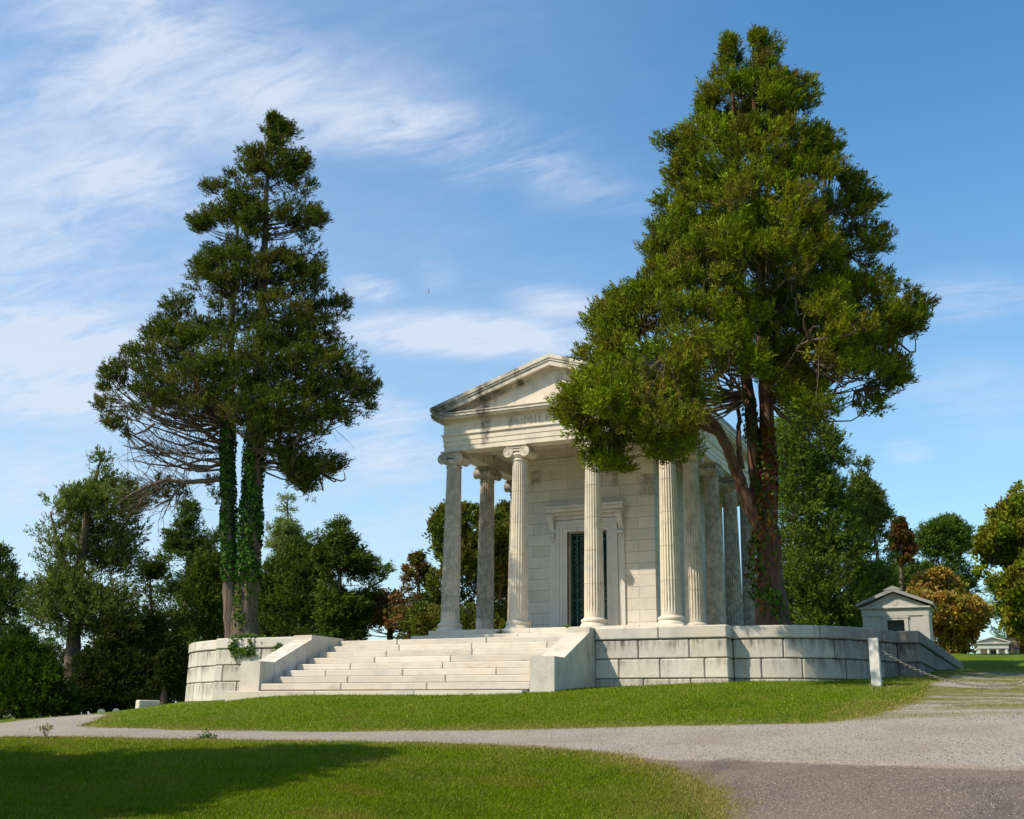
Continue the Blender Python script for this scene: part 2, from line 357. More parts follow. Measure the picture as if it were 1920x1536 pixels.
cd = bpy.data.cameras.new('camera'); cam = bpy.data.objects.new('camera', cd); COL.objects.link(cam)
cd.sensor_width = 36; cd.sensor_fit = 'HORIZONTAL'; cd.lens = 36*CF/1920; cd.clip_end = 20000; cd.clip_start = .1
Fw = HD*math.cos(CP)+np.array([0, 0, math.sin(CP)]); Up = -HD*math.sin(CP)+np.array([0, 0, math.cos(CP)])
R2 = RT*math.cos(CR)+Up*math.sin(CR); U2 = -RT*math.sin(CR)+Up*math.cos(CR)
cam.matrix_world = Matrix(((R2[0], U2[0], -Fw[0], 0), (R2[1], U2[1], -Fw[1], 0), (R2[2], U2[2], -Fw[2], 0), (0, 0, 0, 1)))
SC.camera = cam
SC.cycles.max_bounces = 5; SC.cycles.diffuse_bounces = 3; SC.cycles.transparent_max_bounces = 4
SC.world.cycles.sampling_method = 'MANUAL'; SC.world.cycles.sample_map_resolution = 256
SC.view_settings.view_transform = 'Standard'; SC.view_settings.look = 'None'; SC.view_settings.exposure = .2; SC.view_settings.gamma = 1
# ------------------------------------------------------------ ground, gravel drive, asphalt
def ground():
    xs = np.concatenate([np.linspace(-900, -60, 22)[:-1], np.linspace(-60, 12, 241), np.linspace(12, 700, 20)[1:]])
    ys = np.concatenate([np.linspace(-500, -12, 12)[:-1], np.linspace(-12, 70, 275), np.linspace(70, 1200, 26)[1:]])
    X, Y = np.meshgrid(xs, ys); Z = gz(X, Y)
    V = np.stack([X.ravel(), Y.ravel(), Z.ravel()], 1); nx, ny = len(xs), len(ys)
    i = np.arange(nx-1)[None]+nx*np.arange(ny-1)[:, None]; i = i.ravel()
    F = np.stack([i, i+1, i+nx+1, i+nx], 1)
    tag(mesh('ground', V, F, M['lawn'], smooth=True), kind='structure')
ground()
def densify(P, step):
    out = []
    for i in range(len(P)):
        a, b = P[i], P[(i+1) % len(P)]; n = max(1, int(np.linalg.norm(b-a)/step))
        for k in range(n): out.append(a+(b-a)*k/n)
    return np.array(out)
def inside(P, Q):
    x, y = Q[:, 0], Q[:, 1]; r = np.zeros(len(Q), bool); j = len(P)-1
    for i in range(len(P)):
        c = ((P[i, 1] > y) != (P[j, 1] > y)) & (x < (P[j, 0]-P[i, 0])*(y-P[i, 1])/(P[j, 1]-P[i, 1]+1e-12)+P[i, 0]); r ^= c; j = i
    return r
def edge_dist(Q, P):
    # distance to closed polyline
    best = np.full(len(Q), 1e9)
    A = P; B = np.roll(P, -1, 0)
    if len(P) < 12: A, B = P[:-1], P[1:]
    for a, b in zip(A, B):
        ab = b-a; t = np.clip(((Q-a)@ab)/(ab@ab+1e-12), 0, 1); d = np.linalg.norm(Q-(a+t[:, None]*ab), axis=1); best = np.minimum(best, d)
    return best
def sheet(name, poly, mat, lift, step=.3, jit=.05, edge=.2, ref=None):
    P = densify(poly, edge); P = P+rng.normal(0, jit, P.shape)
    g = np.stack(np.meshgrid(np.arange(P[:, 0].min(), P[:, 0].max(), step), np.arange(P[:, 1].min(), P[:, 1].max(), step)), -1).reshape(-1, 2)
    g = g[inside(P, g)]
    n = len(P); allp = [Vector((float(a), float(b))) for a, b in P]+[Vector((float(a), float(b))) for a, b in g]
    vo, _, fo, *_ = delaunay_2d_cdt(allp, [], [list(range(n))], 1, 1e-5)
    V = np.array([[v[0], v[1]] for v in vo]); Z = gz(V[:, 0], V[:, 1])+lift
    F = []
    for f in fo:
        a, b, c = V[f[0]], V[f[1]], V[f[2]]
        F.append(tuple(f) if (b[0]-a[0])*(c[1]-a[1])-(b[1]-a[1])*(c[0]-a[0]) > 0 else tuple(f[::-1]))
    eD = np.clip(edge_dist(V, (poly if ref is None else ref))/.6, 0, 1)
    o = mesh(name, np.column_stack([V, Z]), F, mat, smooth=True, tint=eD); tag(o, kind='structure'); return P
road_px = [(0, 1357), (42, 1351), (120, 1344), (183, 1340), (207, 1339), (200, 1343), (175, 1354), (152, 1361), (200, 1366), (330, 1370), (560, 1372), (780, 1372), (1000, 1368), (1200, 1363), (1400, 1359), (1546, 1357),
    (1600, 1349), (1640, 1341), (1680, 1330), (1725, 1312), (1745, 1297), (1738, 1287), (1765, 1274), (1790, 1266), (1830, 1262), (1920, 1262)]
near_px = [(1362, 1536), (1366, 1505), (1345, 1485), (1300, 1460), (1250, 1440), (1180, 1421), (1100, 1410), (1000, 1403), (900, 1398), (800, 1394), (600, 1392), (396, 1387), (0, 1383)]
def hits(L): return [ghit(*q)[:2] for q in L]
far_w = hits(road_px); near_w = hits(near_px)
lf, ln = far_w[0], near_w[-1]
ROAD = np.array(far_w+[np.array([5., 32.]), np.array([6., 20.]), np.array([5., 3.]), np.array([0.5, 1.]), np.array([-1.6, 5.])]+near_w+[ln+(-12, -6), lf+(-14, -3)])
RP = sheet('gravel_drive', ROAD, M['gravel'], .012)
asp_px = [(1920, 1443), (1780, 1438), (1600, 1432), (1400, 1425), (1250, 1424), (1190, 1419)]
asp = hits(asp_px)
APOLY = np.array([np.array([5., 13.2])]+asp+[p+(.02, -.0) for p in near_w[::-1] if p[0] > asp[-1][0]+.05]+[np.array([-1.5, 5.]), np.array([.6, 1.2]), np.array([4.8, 3.])])
sheet('asphalt_road', APOLY, M['asphalt'], .018, jit=.05, edge=.12, step=.2, ref=np.array([np.array([9., 13.2])]+asp+[asp[-1]+(-.1, .02)]))
# ------------------------------------------------------------ grass blades
def in_frame(x, y, z, m=30):
    px, py = proj(np.stack([x, y, z], -1)); return (px > -m) & (px < 1920+m) & (py < 1536+m) & (py > 0)
TERR = np.array([(-20.3, 24.2), (-17.6, 24.2), (-17.6, 21.7), (-9.4, 21.7), (-9.4, 24.2), (-6.3, 24.2), (-6.3, 24.6), (-5.3, 24.62), (-4.8, 24.8), (-4.25, 25.15), (-3.75, 25.75), (-3.35, 26.4), (-3.1, 26.95), (-2.62, 26.97), (-2.62, 40), (-23.3, 40), (-23.2, 27.8), (-22.9, 26.1), (-22.35, 25.5), (-21.7, 25.05), (-21.08, 24.7), (-20.3, 24.4)])
def vnoise(x, y, s, seed=0):
    r = np.random.default_rng(seed); out = np.zeros_like(x)
    for k in range(7):
        a = r.uniform(0, 2*np.pi); f = s*r.uniform(.5, 2.2); out += np.sin((x*np.cos(a)+y*np.sin(a))*f+r.uniform(0, 6.28)+1.3*np.sin((x*np.sin(a)-y*np.cos(a))*f*.7+r.uniform(0, 6)))
    return out/7
def grass(N=620000):
    # sample by image area so that density falls with distance
    px = rng.uniform(-30, 1950, N); py = 1246+290*rng.uniform(0, 1, N)**.8*1.02
    gx = np.linspace(-40, 1960, 81); gy = np.linspace(1240, 1545, 96)
    H = np.zeros((len(gy), len(gx)))
    for j, b in enumerate(gy):
        for i, a in enumerate(gx):
            d = ray(a, b); d = d/(d@HD); hs = GH
            z = gz(d[0]*hs, d[1]*hs); bl = np.where(d[2]*hs <= z)[0]; H[j, i] = hs[bl[0]] if len(bl) else 90
    fi = np.clip((px-gx[0])/(gx[1]-gx[0]), 0, 79.99); fj = np.clip((py-gy[0])/(gy[1]-gy[0]), 0, 94.99)
    i0, j0 = fi.astype(int), fj.astype(int); u, v = fi-i0, fj-j0
    hh = H[j0, i0]*(1-u)*(1-v)+H[j0, i0+1]*u*(1-v)+H[j0+1, i0]*(1-u)*v+H[j0+1, i0+1]*u*v
    dx, dy = px-960, py-768
    x = (dx*np.cos(CR)+dy*np.sin(CR))/CF; y = (-dx*np.sin(CR)+dy*np.cos(CR))/CF
    h = np.cos(CP)+y*np.sin(CP)
    wx = (x*np.cos(CA)-h*np.sin(CA))/h*hh; wy = (x*np.sin(CA)+h*np.cos(CA))/h*hh
    wx += rng.normal(0, .25, N); wy += rng.normal(0, .35, N)
    Q = np.stack([wx, wy], 1); ok = ~inside(TERR, Q) & (hh < 60)
    inr = inside(RP, Q); ed = edge_dist(Q, RP[::2])
    reg = (wy > 17.6) & (wx > -5.0)
    strip = (vnoise(wx*.4, wy*1.6, 2.2, 3) > .12) & reg & inr & (ed < 3.2)
    fringe = inr & (ed < (.13+.22*np.clip(vnoise(wx, wy, 2.6, 71), 0, 1))*np.abs(rng.normal(0, 1, N)))
    ok &= (~inr) | fringe | (strip & (rng.uniform(0, 1, N) < .5*np.clip((wy-17.6)/2.5, 0, 1)))
    Q = Q[ok]; hh = hh[ok]; ed = ed[ok]; inr = inr[ok]; n = len(Q)
    z = gz(Q[:, 0], Q[:, 1])+.004
    a = rng.uniform(0, 2*np.pi, n); L = rng.uniform(.016, .042, n)*(1+.25*vnoise(Q[:, 0], Q[:, 1], 3, 9)); w = .0036*(hh/14)**.8*rng.uniform(.7, 1.3, n)+.0015
    lean = rng.uniform(.1, 1.0, n)[:, None]*L[:, None]*np.stack([np.cos(a+1.3), np.sin(a+1.3)], 1)
    base = np.column_stack([Q, z]); s = np.column_stack([np.cos(a)*w, np.sin(a)*w, np.zeros(n)])
    tip = base+np.column_stack([lean, L])
    V = np.stack([base-s, base+s, tip], 1).reshape(-1, 3)
    g = np.array([.108, .175, .003]); g2 = np.array([.19, .245, .006]); dk = np.array([.055, .125, .003]); dry = np.array([.40, .30, .12]); yl = np.array([.24, .22, .05])
    k = rng.uniform(0, 1, n)[:, None]; C = g*(1-k)+g2*k
    nz = (vnoise(Q[:, 0], Q[:, 1]*1.4, 1.1, 5)+.5*vnoise(Q[:, 0], Q[:, 1], 4., 15))[:, None]; C = np.where(nz > .12, C*(1-.5*np.clip(nz-.12, 0, .5)*2)+dk*.5*np.clip(nz-.12, 0, .5)*2, C)
    yz = vnoise(Q[:, 0], Q[:, 1]*1.6, 1.9, 25)+rng.normal(0, .25, n); C = np.where((yz > .3)[:, None], C*.55+yl*.45, C); bz_ = (vnoise(Q[:, 0]*.8, Q[:, 1]*2.2, 1.3, 61) > .42) & (rng.uniform(0, 1, n) < .55); C = np.where(bz_[:, None], C*.5+np.array([.27, .19, .05])*.5, C)
    pd = np.exp(-(ed/.38)**1.3)*.95+.06; pd = np.where(inr, .75, pd)
    pd = np.where((Q[:, 1] > 16.5) & (Q[:, 0] > -10) & (ed < 1.1) & ~inr, np.maximum(pd, .62*(1-ed/1.1)), pd)
    pd = np.where((Q[:, 0] > -3.4) & (Q[:, 1] > 19), np.maximum(pd, .4), pd)
    r = rng.uniform(0, 1, n) < pd*(.6+.9*np.clip(.5+vnoise(Q[:, 0], Q[:, 1], 2.4, 33), 0, 1)); kk = rng.uniform(0, 1, n)[:, None]
    C = np.where(r[:, None], dry*kk+yl*(1-kk), C)
    C = np.where((rng.uniform(0, 1, n) < .02)[:, None], np.array([.30, .33, .05]), C)
    T = np.repeat(C*rng.uniform(.65, 1.3, n)[:, None], 3, 0)
    tag(mesh('grass', V, np.arange(3*n).reshape(-1, 3), M['blade'], tint=T), 'short mown green lawn grass, straw coloured along the edges of the drive', 'grass', kind='stuff')
GH = np.linspace(7, 90, 500)
# ------------------------------------------------------------ terrace walls
def path_fn(P):
    P = np.asarray(P, float)
    if len(P) > 2:
        E = np.vstack([2*P[0]-P[1], P, 2*P[-1]-P[-2]]); Q = []
        for i in range(1, len(E)-2):
            for t in np.linspace(0, 1, 8, endpoint=False): Q.append(.5*((2*E[i])+(-E[i-1]+E[i+1])*t+(2*E[i-1]-5*E[i]+4*E[i+1]-E[i+2])*t*t+(-E[i-1]+3*E[i]-3*E[i+1]+E[i+2])*t**3))
        P = np.array(Q+[P[-1]])
    S = np.concatenate([[0], np.cumsum(np.linalg.norm(np.diff(P, axis=0), axis=1))])
    Nn = []
    for i in range(len(P)):
        a = P[max(i-1, 0)]; b = P[min(i+1, len(P)-1)]; t = (b-a)/np.linalg.norm(b-a); Nn.append((-t[1], t[0]))
    Nn = np.array(Nn)
    def fn(V):
        u = V[:, 0]; X = np.interp(u, S, P[:, 0]); Y = np.interp(u, S, P[:, 1]); nx = np.interp(u, S, Nn[:, 0]); ny = np.interp(u, S, Nn[:, 1])
        return np.stack([X+nx*V[:, 1], Y+ny*V[:, 1], V[:, 2]], 1)
    return fn, S[-1]
ZT = 2.2
COURSES = [(1.50, 1.92), (1.07, 1.50), (.56, 1.07), (.1, .56)]
def wall_run(root, pts, bl=1.05, first=0., low=.56, cl=1.75, tone=(1., 1.)):
    """pts run so that the inside of the terrace is on the left of travel (positive v)"""
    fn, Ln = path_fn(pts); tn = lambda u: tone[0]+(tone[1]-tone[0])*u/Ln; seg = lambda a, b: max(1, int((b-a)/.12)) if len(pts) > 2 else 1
    b = MB(); core = MB()
    core.box(.03, Ln-.03, .012+.01, .5, .1, ZT-.03, 0, 1, fn, max(1, int(Ln/.3)) if len(pts) > 2 else 1)
    for k, (z0, z1) in enumerate(COURSES):
        off = (k % 2)*.5*bl+first; c = [0.]
        x = bl+off-bl if off > .25 else bl
        while x < Ln-.3: c.append(x+rng.uniform(-.12, .12)); x += bl*rng.uniform(.85, 1.15)
        c.append(Ln)
        for i in range(len(c)-1):
            pr = rng.uniform(-.004, .004)
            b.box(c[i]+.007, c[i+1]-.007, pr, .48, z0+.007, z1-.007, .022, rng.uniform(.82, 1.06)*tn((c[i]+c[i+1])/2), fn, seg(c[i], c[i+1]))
    cp = MB(); x = 0.; c = [0.]
    while x < Ln-cl*.9: x += cl*rng.uniform(.85, 1.1); c.append(x)
    if Ln-c[-1] < .5 and len(c) > 1: c[-1] = Ln
    else: c.append(Ln)
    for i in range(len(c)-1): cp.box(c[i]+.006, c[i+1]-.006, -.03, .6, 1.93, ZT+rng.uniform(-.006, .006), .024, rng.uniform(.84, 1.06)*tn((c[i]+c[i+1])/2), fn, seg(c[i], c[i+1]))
    return b, core, cp
def retaining(name, runs, label, loc):
    root = empty(name, loc, label, 'retaining wall', 'granite retaining walls of the terrace')
    B, K, C = MB(), MB(), MB()
    for r in runs:
        b, k, c = wall_run(root, **r)
        for S, D in ((b, B), (k, K), (c, C)):
            for V, T in zip(S.V, S.T): pass
            D.F += [tuple(i+D.n for i in f) for f in S.F]; D.V += S.V; D.T += S.T; D.n += S.n
    B.build('stone_blocks', M['gran'], root); K.build('joint_core', M['joint'], root); C.build('coping', M['cope'], root)
    return root
WR = [(-6.3, 24.62), (-5.4, 24.64), (-4.8, 24.82), (-4.25, 25.17), (-3.75, 25.77), (-3.35, 26.42), (-3.12, 26.97)]
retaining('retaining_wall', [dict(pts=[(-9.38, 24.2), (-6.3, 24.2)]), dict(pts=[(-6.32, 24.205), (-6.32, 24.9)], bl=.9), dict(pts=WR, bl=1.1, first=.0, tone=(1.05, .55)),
    dict(pts=[(-3.14, 26.99), (-2.64, 26.99)], tone=(.5, .5)), dict(pts=[(-2.645, 27.0), (-2.645, 40)], bl=1.3, tone=(.38, .45))], 'stained grey granite terrace wall curving back to the right of the stairs', (-6.3, 24.2, .9))  # low tone of the side run: weathered stone with its shade painted in
WL = [(-23.3, 31), (-23.25, 27.9), (-23.05, 26.8), (-22.7, 25.95), (-22.2, 25.4), (-21.6, 24.98), (-21.0, 24.68), (-20.3, 24.42)]
retaining('retaining_wall', [dict(pts=WL, bl=.62), dict(pts=[(-20.3, 24.2), (-17.6, 24.2)], cl=1.5, bl=.75)], 'pale stained granite terrace wall rounding off at the left of the stairs, ivy hanging over it', (-20.3, 24.2, .6))
tf = MB()
TI = np.array([(-20.2, 24.7), (-17.6, 24.6), (-17.55, 25.28), (-16.97, 25.6), (-9.94, 25.6), (-9.4, 25.28), (-9.4, 24.6), (-6.7, 24.7), (-5.3, 25.1), (-4.6, 25.5), (-4.1, 26.2), (-3.6, 27.3), (-3.1, 27.5), (-3.1, 40), (-22.8, 40), (-22.8, 28), (-22.4, 26.6), (-21.8, 25.9), (-21.1, 25.2)])
tf.prism([tuple(p) for p in TI], 1.0, 2.115, 'z'); tag(tf.build('terrace_ground', M['lawn']), kind='structure')
# ------------------------------------------------------------ staircase
def stairs():
    root = empty('staircase', (-13.47, 21.85, .65), 'broad pale granite staircase of low steps rising between two sloping cheek walls', 'staircase')
    XL, XR, r, tr, y0, z0 = -16.96, -9.95, .1735, .457, 21.9, .745
    for k in range(8):
        b = MB(); y = y0+k*tr; c = [XL]; x = XL+rng.uniform(.9, 2.4)
        while x < XR-.8: c.append(x); x += rng.uniform(2., 2.6)
        c.append(XR)
        for i in range(len(c)-1): b.box(c[i]+.008, c[i+1]-.008, y+rng.uniform(-.003, .003), y+tr+.16, z0+k*r+.022, z0+(k+1)*r, .016, rng.uniform(.82, 1.06))
        b.build('step', M['step'], root)
    b = MB()
    for x0, x1 in ((-17.75, -15.2), (-15.2, -12.6), (-12.6, -10.0)): b.box(x0+.005, x1-.005, 21.62, 22.2, .2, .742, .012, rng.uniform(.9, 1.03))
    b.build('footing', M['step'], root)
    for s in (0, 1):
        x0, x1 = ((-17.53, -16.965) if s == 0 else (-9.945, -9.38))
        b = MB(); zb = .35
        g = .006
        prof = [(21.86, zb), (22.42-g, zb), (22.42-g, 1.44), (21.86, 1.44)]
        b.prism(prof, x0, x1, 'x', .98)
        b.prism([(22.42+g, zb), (23.72-g, zb), (23.72-g, 2.02), (22.42+g, 1.455)], x0, x1, 'x', 1.03)
        b.prism([(23.72+g, zb), (24.22, zb), (24.22, 2.2), (23.87, 2.2), (23.87, 2.085), (23.72+g, 2.025)], x0-.0, x1, 'x', .95)
        b.prism([(24.22+g, zb), (25.3, zb), (25.3, 2.205), (24.22+g, 2.205)], x0, x1, 'x', 1.)
        b.build('cheek_wall', M['cope'], root)
    b = MB(); b.box(XL, XR, 25.5, 30.2, 1.5, 2.125, 0, .95); b.build('landing', M['step'], root)
    core = MB(); core.prism([(22.1, .3), (25.4, .3), (25.4, 2.05), (25.3, 2.05), (22.1, .8)], XL-.01, XR+.01, 'x'); core.build('joint_core', M['joint'], root)
stairs()
# ------------------------------------------------------------ mausoleum (temple)
CX = -13.47; COLX = [-17.12, -14.72, -12.22, -9.82]; Y1, TS, NS = 31.5, 2.445, 6
ZF, ZC = 2.88, 8.70; YB = Y1+TS*(NS-1)
def column_meshes():
    # in local coordinates of the column foot
    base = MB(); base.lathe((0, 0, 0), [(.445, 0), (.445, .015), (.43, .05), (.40, .10), (.375, .125), (.37, .14), (.385, .15), (.40, .175), (.40, .21), (.385, .235), (.345, .245), (.335, .27), (.30, .285)], 48)
    nf, ns = 22, 6; n = nf*ns; sh = MB(); V = []; F = []
    zs = []; H0, H1 = .28, 5.32; dr = [H0+(H1-H0)*i/5 for i in range(6)]
    rings = []
    for i in range(5):
        a, b = dr[i], dr[i+1]
        for t in (0, .33, .66): rings.append((a+(b-a)*t+(.012 if t == 0 and i > 0 else 0), 0.))
        if i < 4: rings += [(b-.012, 0.), (b-.010, .012), (b+.010, .012)]
        else: rings.append((b, 0.))
    for z, ins in rings:
        t = (z-H0)/(H1-H0); R = .302-.062*t**1.5-ins
        fl = .9 if .02 < t < .985 else 0.
        for i in range(n):
            ph = (i % ns)/ns; d = .034*math.sin(math.pi*min(1, ph/.82))**.6*fl if ph < .82 else 0.
            a = 2*math.pi*i/n; V.append(((R-d)*math.cos(a), (R-d)*math.sin(a), z))
    for k in range(len(rings)-1):
        for i in range(n): F.append((k*n+i, k*n+(i+1) % n, (k+1)*n+(i+1) % n, (k+1)*n+i))
    T = np.repeat([.97+.06*abs(math.sin(7.3*min(4, int((z-H0+.001)/(H1-H0)*5)))) for z, _ in rings], n)
    sh.add(V, F, T)
    sh.lathe((0, 0, 0), [(.24, 5.30), (.27, 5.32), (.27, 5.345), (.245, 5.36), (.245, 5.42)], 32)
    cap = MB()
    cap.lathe((0, 0, 0), [(.245, 5.40), (.29, 5.45), (.315, 5.50), (.30, 5.55), (.25, 5.57)], 32)
    cap.box(-.36, .36, -.34, .34, 5.775, 5.822, .012); cap.box(-.32, .32, -.29, .29, 5.70, 5.775, .02)
    cap.box(-.27, .27, -.30, .30, 5.60, 5.71, .02)
    for sx in (-1, 1):
        cx, cz = sx*.285, 5.565; L = .315
        prof = [(-L, .165), (-L+.03, .17), (-L+.07, .15), (-.12, .115), (-.05, .108), (-.03, .125), (.03, .125), (.05, .108), (.12, .115), (L-.07, .15), (L-.03, .17), (L, .165)]
        nn = 28; V = []; F = []
        for y, rr in prof:
            for i in range(nn):
                a = 2*math.pi*i/nn; V.append((cx+rr*math.cos(a), y, cz+rr*math.sin(a)))
        for k in range(len(prof)-1):
            for i in range(nn): F.append((k*nn+i, k*nn+(i+1) % nn, (k+1)*nn+(i+1) % nn, (k+1)*nn+i))
        F += [tuple(range(nn)), tuple((len(prof)-1)*nn+i for i in range(nn-1, -1, -1))]
        cap.add(V, F)
        for sy in (-1, 1):      # the spiral on each face and the eye
            pts = []
            for k in range(46):
                t = k/45; a = math.pi/2+sx*(-1)*t*4.6*math.pi; rr = .155*(1-t)**.9+.02
                pts.append((cx+rr*math.cos(a), sy*(L+.002), cz+rr*math.sin(a)))
            cap.tube(pts, [.017*(1-.55*k/45) for k in range(46)], 5)
            cap.tube([(cx, sy*(L-.01), cz), (cx, sy*(L+.02), cz)], .026, 10)
    for sy in (-1, 1): cap.tube([(-.285, sy*.317, 5.722), (-.1, sy*.317, 5.70), (.1, sy*.317, 5.70), (.285, sy*.317, 5.722)], .016, 5)
    return base, sh, cap
def mausoleum():
    root = empty('mausoleum', (CX, Y1, ZF), 'pale marble temple mausoleum with fluted columns, pediment and a green bronze grille door', 'mausoleum')
    # stylobate
    st = MB()
    for k, (e, z0, z1) in enumerate([(.5, 2.70, 2.88), (.9, 2.51, 2.70), (1.25, 2.32, 2.51), (1.6, 2.10, 2.32)]):
        xa, xb, ya, yb = COLX[0]-e, COLX[3]+e, Y1-e, YB+e
        c = np.arange(xa, xb, 1.75+.1*k); c = list(c[:-1] if xb-c[-1] < .8 else c)+[xb]
        for i in range(len(c)-1): st.box(c[i]+.004, c[i+1]-.004, ya, ya+1.2, z0, z1, .01, rng.uniform(.93, 1.05))
        st.box(xa+.002, xb-.002, ya+1.2, yb, z0, z1-.002, .01, 1.)
    st.build('stylobate', M['step'], root)
    base, sh, cap = column_meshes()
    proto = None; n = 0
    spots = [(x, Y1, 0) for x in COLX]+[(x, YB, 0) for x in COLX]+[(x, Y1+TS*j, 1) for x in (COLX[0], COLX[3]) for j in range(1, NS-1)]
    for x, y, side in spots:
        if proto is None:
            c = empty('column', (x-CX, y-Y1, 0)); c.parent = root
            kids = []
            for nm, mb in (('base', base), ('shaft', sh), ('capital', cap)):
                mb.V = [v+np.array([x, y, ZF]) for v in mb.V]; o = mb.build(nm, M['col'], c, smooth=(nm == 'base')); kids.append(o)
                if nm == 'base': o.data.polygons.foreach_set('use_smooth', np.ones(len(o.data.polygons), bool))
            proto = (c, kids)
        else:
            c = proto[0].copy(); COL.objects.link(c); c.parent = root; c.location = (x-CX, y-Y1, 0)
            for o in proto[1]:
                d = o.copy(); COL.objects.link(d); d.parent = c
            c.rotation_euler.z = 0
            if side: c.rotation_euler.z = math.pi/2
    # entablature: rings of beams round the colonnade
    XA, XB, YA, YC = COLX[0]-.26, COLX[3]+.26, Y1-.26, YB+.26
    def ring(mb, z0, z1, e, w, t=1., c=.006):
        mb.box(XA-e, XB+e, YA-e, YA-e+w, z0, z1, c, t); mb.box(XA-e, XB+e, YC+e-w, YC+e, z0, z1, c, t)
        for xa in (XA-e, XB+e-w): mb.box(xa, xa+w, YA-e+w+.001, YC+e-w-.001, z0, z1, c, t)
    ar = MB()
    ring(ar, 8.70, 8.86, 0, .52); ring(ar, 8.86, 9.03, .018, .54); ring(ar, 9.03, 9.19, .036, .56)
    ring(ar, 9.19, 9.225, .06, .58); ring(ar, 9.225, 9.27, .085, .6)
    ar.build('architrave', M['entab'], root)
    fr = MB(); ring(fr, 9.27, 9.66, .02, .5); o = fr.build('frieze', M['entab'], root)
    co = MB(); ring(co, 9.655, 9.70, .06, .6); ring(co, 9.70, 9.745, .11, .65)
    ring(co, 9.745, 9.80, .30, .85); ring(co, 9.80, 9.89, .34, .9); ring(co, 9.89, 9.93, .37, .92)
    co.build('cornice', M['corn'], root)
    # letters laid flat on the frieze, coloured like the shade of incised cuts
    tx = bpy.data.curves.new('inscription', 'FONT'); tx.body = 'MILBANK'; tx.size = .43; tx.extrude = .004; tx.space_character = 1.12
    to = bpy.data.objects.new('inscription', tx); COL.objects.link(to)
    dg = bpy.context.evaluated_depsgraph_get(); dg.update(); me = bpy.data.meshes.new_from_object(to.evaluated_get(dg)); bpy.data.objects.remove(to)
    co_ = np.array([v.co[:] for v in me.vertices]); w = co_[:, 0].max()-co_[:, 0].min(); sc = 1.98/w; hgt = co_[:, 1].max()
    V = [(CX-.99+(v[0]-co_[:, 0].min())*sc, YA-.0215-v[2], 9.335+v[1]*.29/hgt) for v in co_]; F = [tuple(p.vertices) for p in me.polygons]
    for sx in (-1.24, 1.24):
        n0 = len(V); st5 = []
        for k in range(8):
            a = math.pi/2*k/2; rr = .075 if k % 2 == 0 else .022; st5.append((CX+sx+rr*math.cos(a), YA-.0255, 9.475+rr*math.sin(a)))
        mesh('star', st5, [tuple(range(8))], M['letter'], root)
    mesh('inscription', V, F, M['letter'], root)
    # pediments and raking cornice
    apex, eave, hw = 11.50, 10.17, 4.25
    sl_ = (apex-eave)/hw
    ro = MB()
    for (ys, yn) in ((YA, 1), (YC, -1)):
        f = MB()
        zt = lambda x: 9.93+(4.25-abs(x))*sl_*1.0-.30
        y0 = ys+.02*yn; y1 = ys+.4*yn
        f.prism([(CX-3.6, 9.92), (CX+3.6, 9.92), (CX, 9.92+3.6*sl_+.05)], min(y0, y1), max(y0, y1), 'y')
        f.build('tympanum', M['entab'], root)
        rk = MB()
        for (dz0, dz1, e) in ((-.50, -.42, .06), (-.42, -.36, .13), (-.36, -.20, .31), (-.20, -.13, .345), (-.13, -.0, .375)):
            for s in (-1, 1):
                hx = 3.75+e+.14*0; hx = COLX[3]-CX+.26+e
                pts = [(CX, apex+dz0), (CX, apex+dz1), (CX+s*hx, apex+dz1-sl_*hx), (CX+s*hx, apex+dz0-sl_*hx)]
                if s < 0: pts = pts[::-1]
                ya, yb = ys-e*yn, ys+.45*yn; rk.prism(pts, min(ya, yb), max(ya, yb), 'y')
        rk.build('raking_cornice', M['corn'], root)
    for s in (-1, 1):
        hx = COLX[3]-CX+.26+.372
        pts = [(CX, apex+.02), (CX+s*hx, apex+.02-sl_*hx), (CX+s*hx, apex-.1-sl_*hx), (CX, apex-.1)]
        if s > 0: pts = pts[::-1]
        ro.prism(pts, YA+.45, YC-.45, 'y')
    ro.build('roof', M['roof'], root)
    # side gutters under the roof edge
    for s in (-1, 1):
        gu = MB()
        x = CX+s*(COLX[3]-CX+.26); x0, x1 = sorted((x+s*.36, x-s*.3)); gu.box(x0, x1, YA+.46, YC-.46, 9.93, 10.08, .01)
        gu.build('gutter', M['corn'], root)
    # ceiling
    ce = MB(); ce.box(XA+.52, XB-.52, YA+.52, YC-.52, 9.12, 9.25, 0, .95)
    for x in np.arange(XA+.9, XB-.6, 1.18): ce.box(x, x+.16, YA+.53, Y1+TS-.3, 9.03, 9.12, .005)
    for y in (Y1+.85, Y1+1.6): ce.box(XA+.53, XB-.53, y, y+.16, 9.025, 9.115, .005)
    ce.build('ceiling', M['entab'], root)
    # cella
    xa, xb, ya, yb = -15.87, -11.07, Y1+TS, YB-1.2
    do0, do1, dz = -14.10, -12.70, 6.25
    w = MB(); T = .5
    w.box(xa, do0, ya, ya+T, ZF, 8.72); w.box(do1, xb, ya, ya+T, ZF, 8.72); w.box(do0, do1, ya, ya+T, dz, 8.72)
    w.box(xa, xa+T, ya+T, yb, ZF, 8.72); w.box(xb-T, xb, ya+T, yb, ZF, 8.72); w.box(xa+T, xb-T, yb-T, yb, ZF, 8.72)
    w.build('cella_wall', M['cella'], root)
    q = MB()
    q.box(xa-.03, xb+.03, ya-.03, ya+.3, 8.45, 8.60, .01); q.box(xa-.08, xb+.08, ya-.08, ya+.3, 8.60, 8.70, .01); q.box(xa-.14, xb+.14, ya-.14, ya+.35, 8.70, 8.80, .01); q.box(xa-.1, xb+.1, ya-.1, yb, 8.80, 9.12, .01)
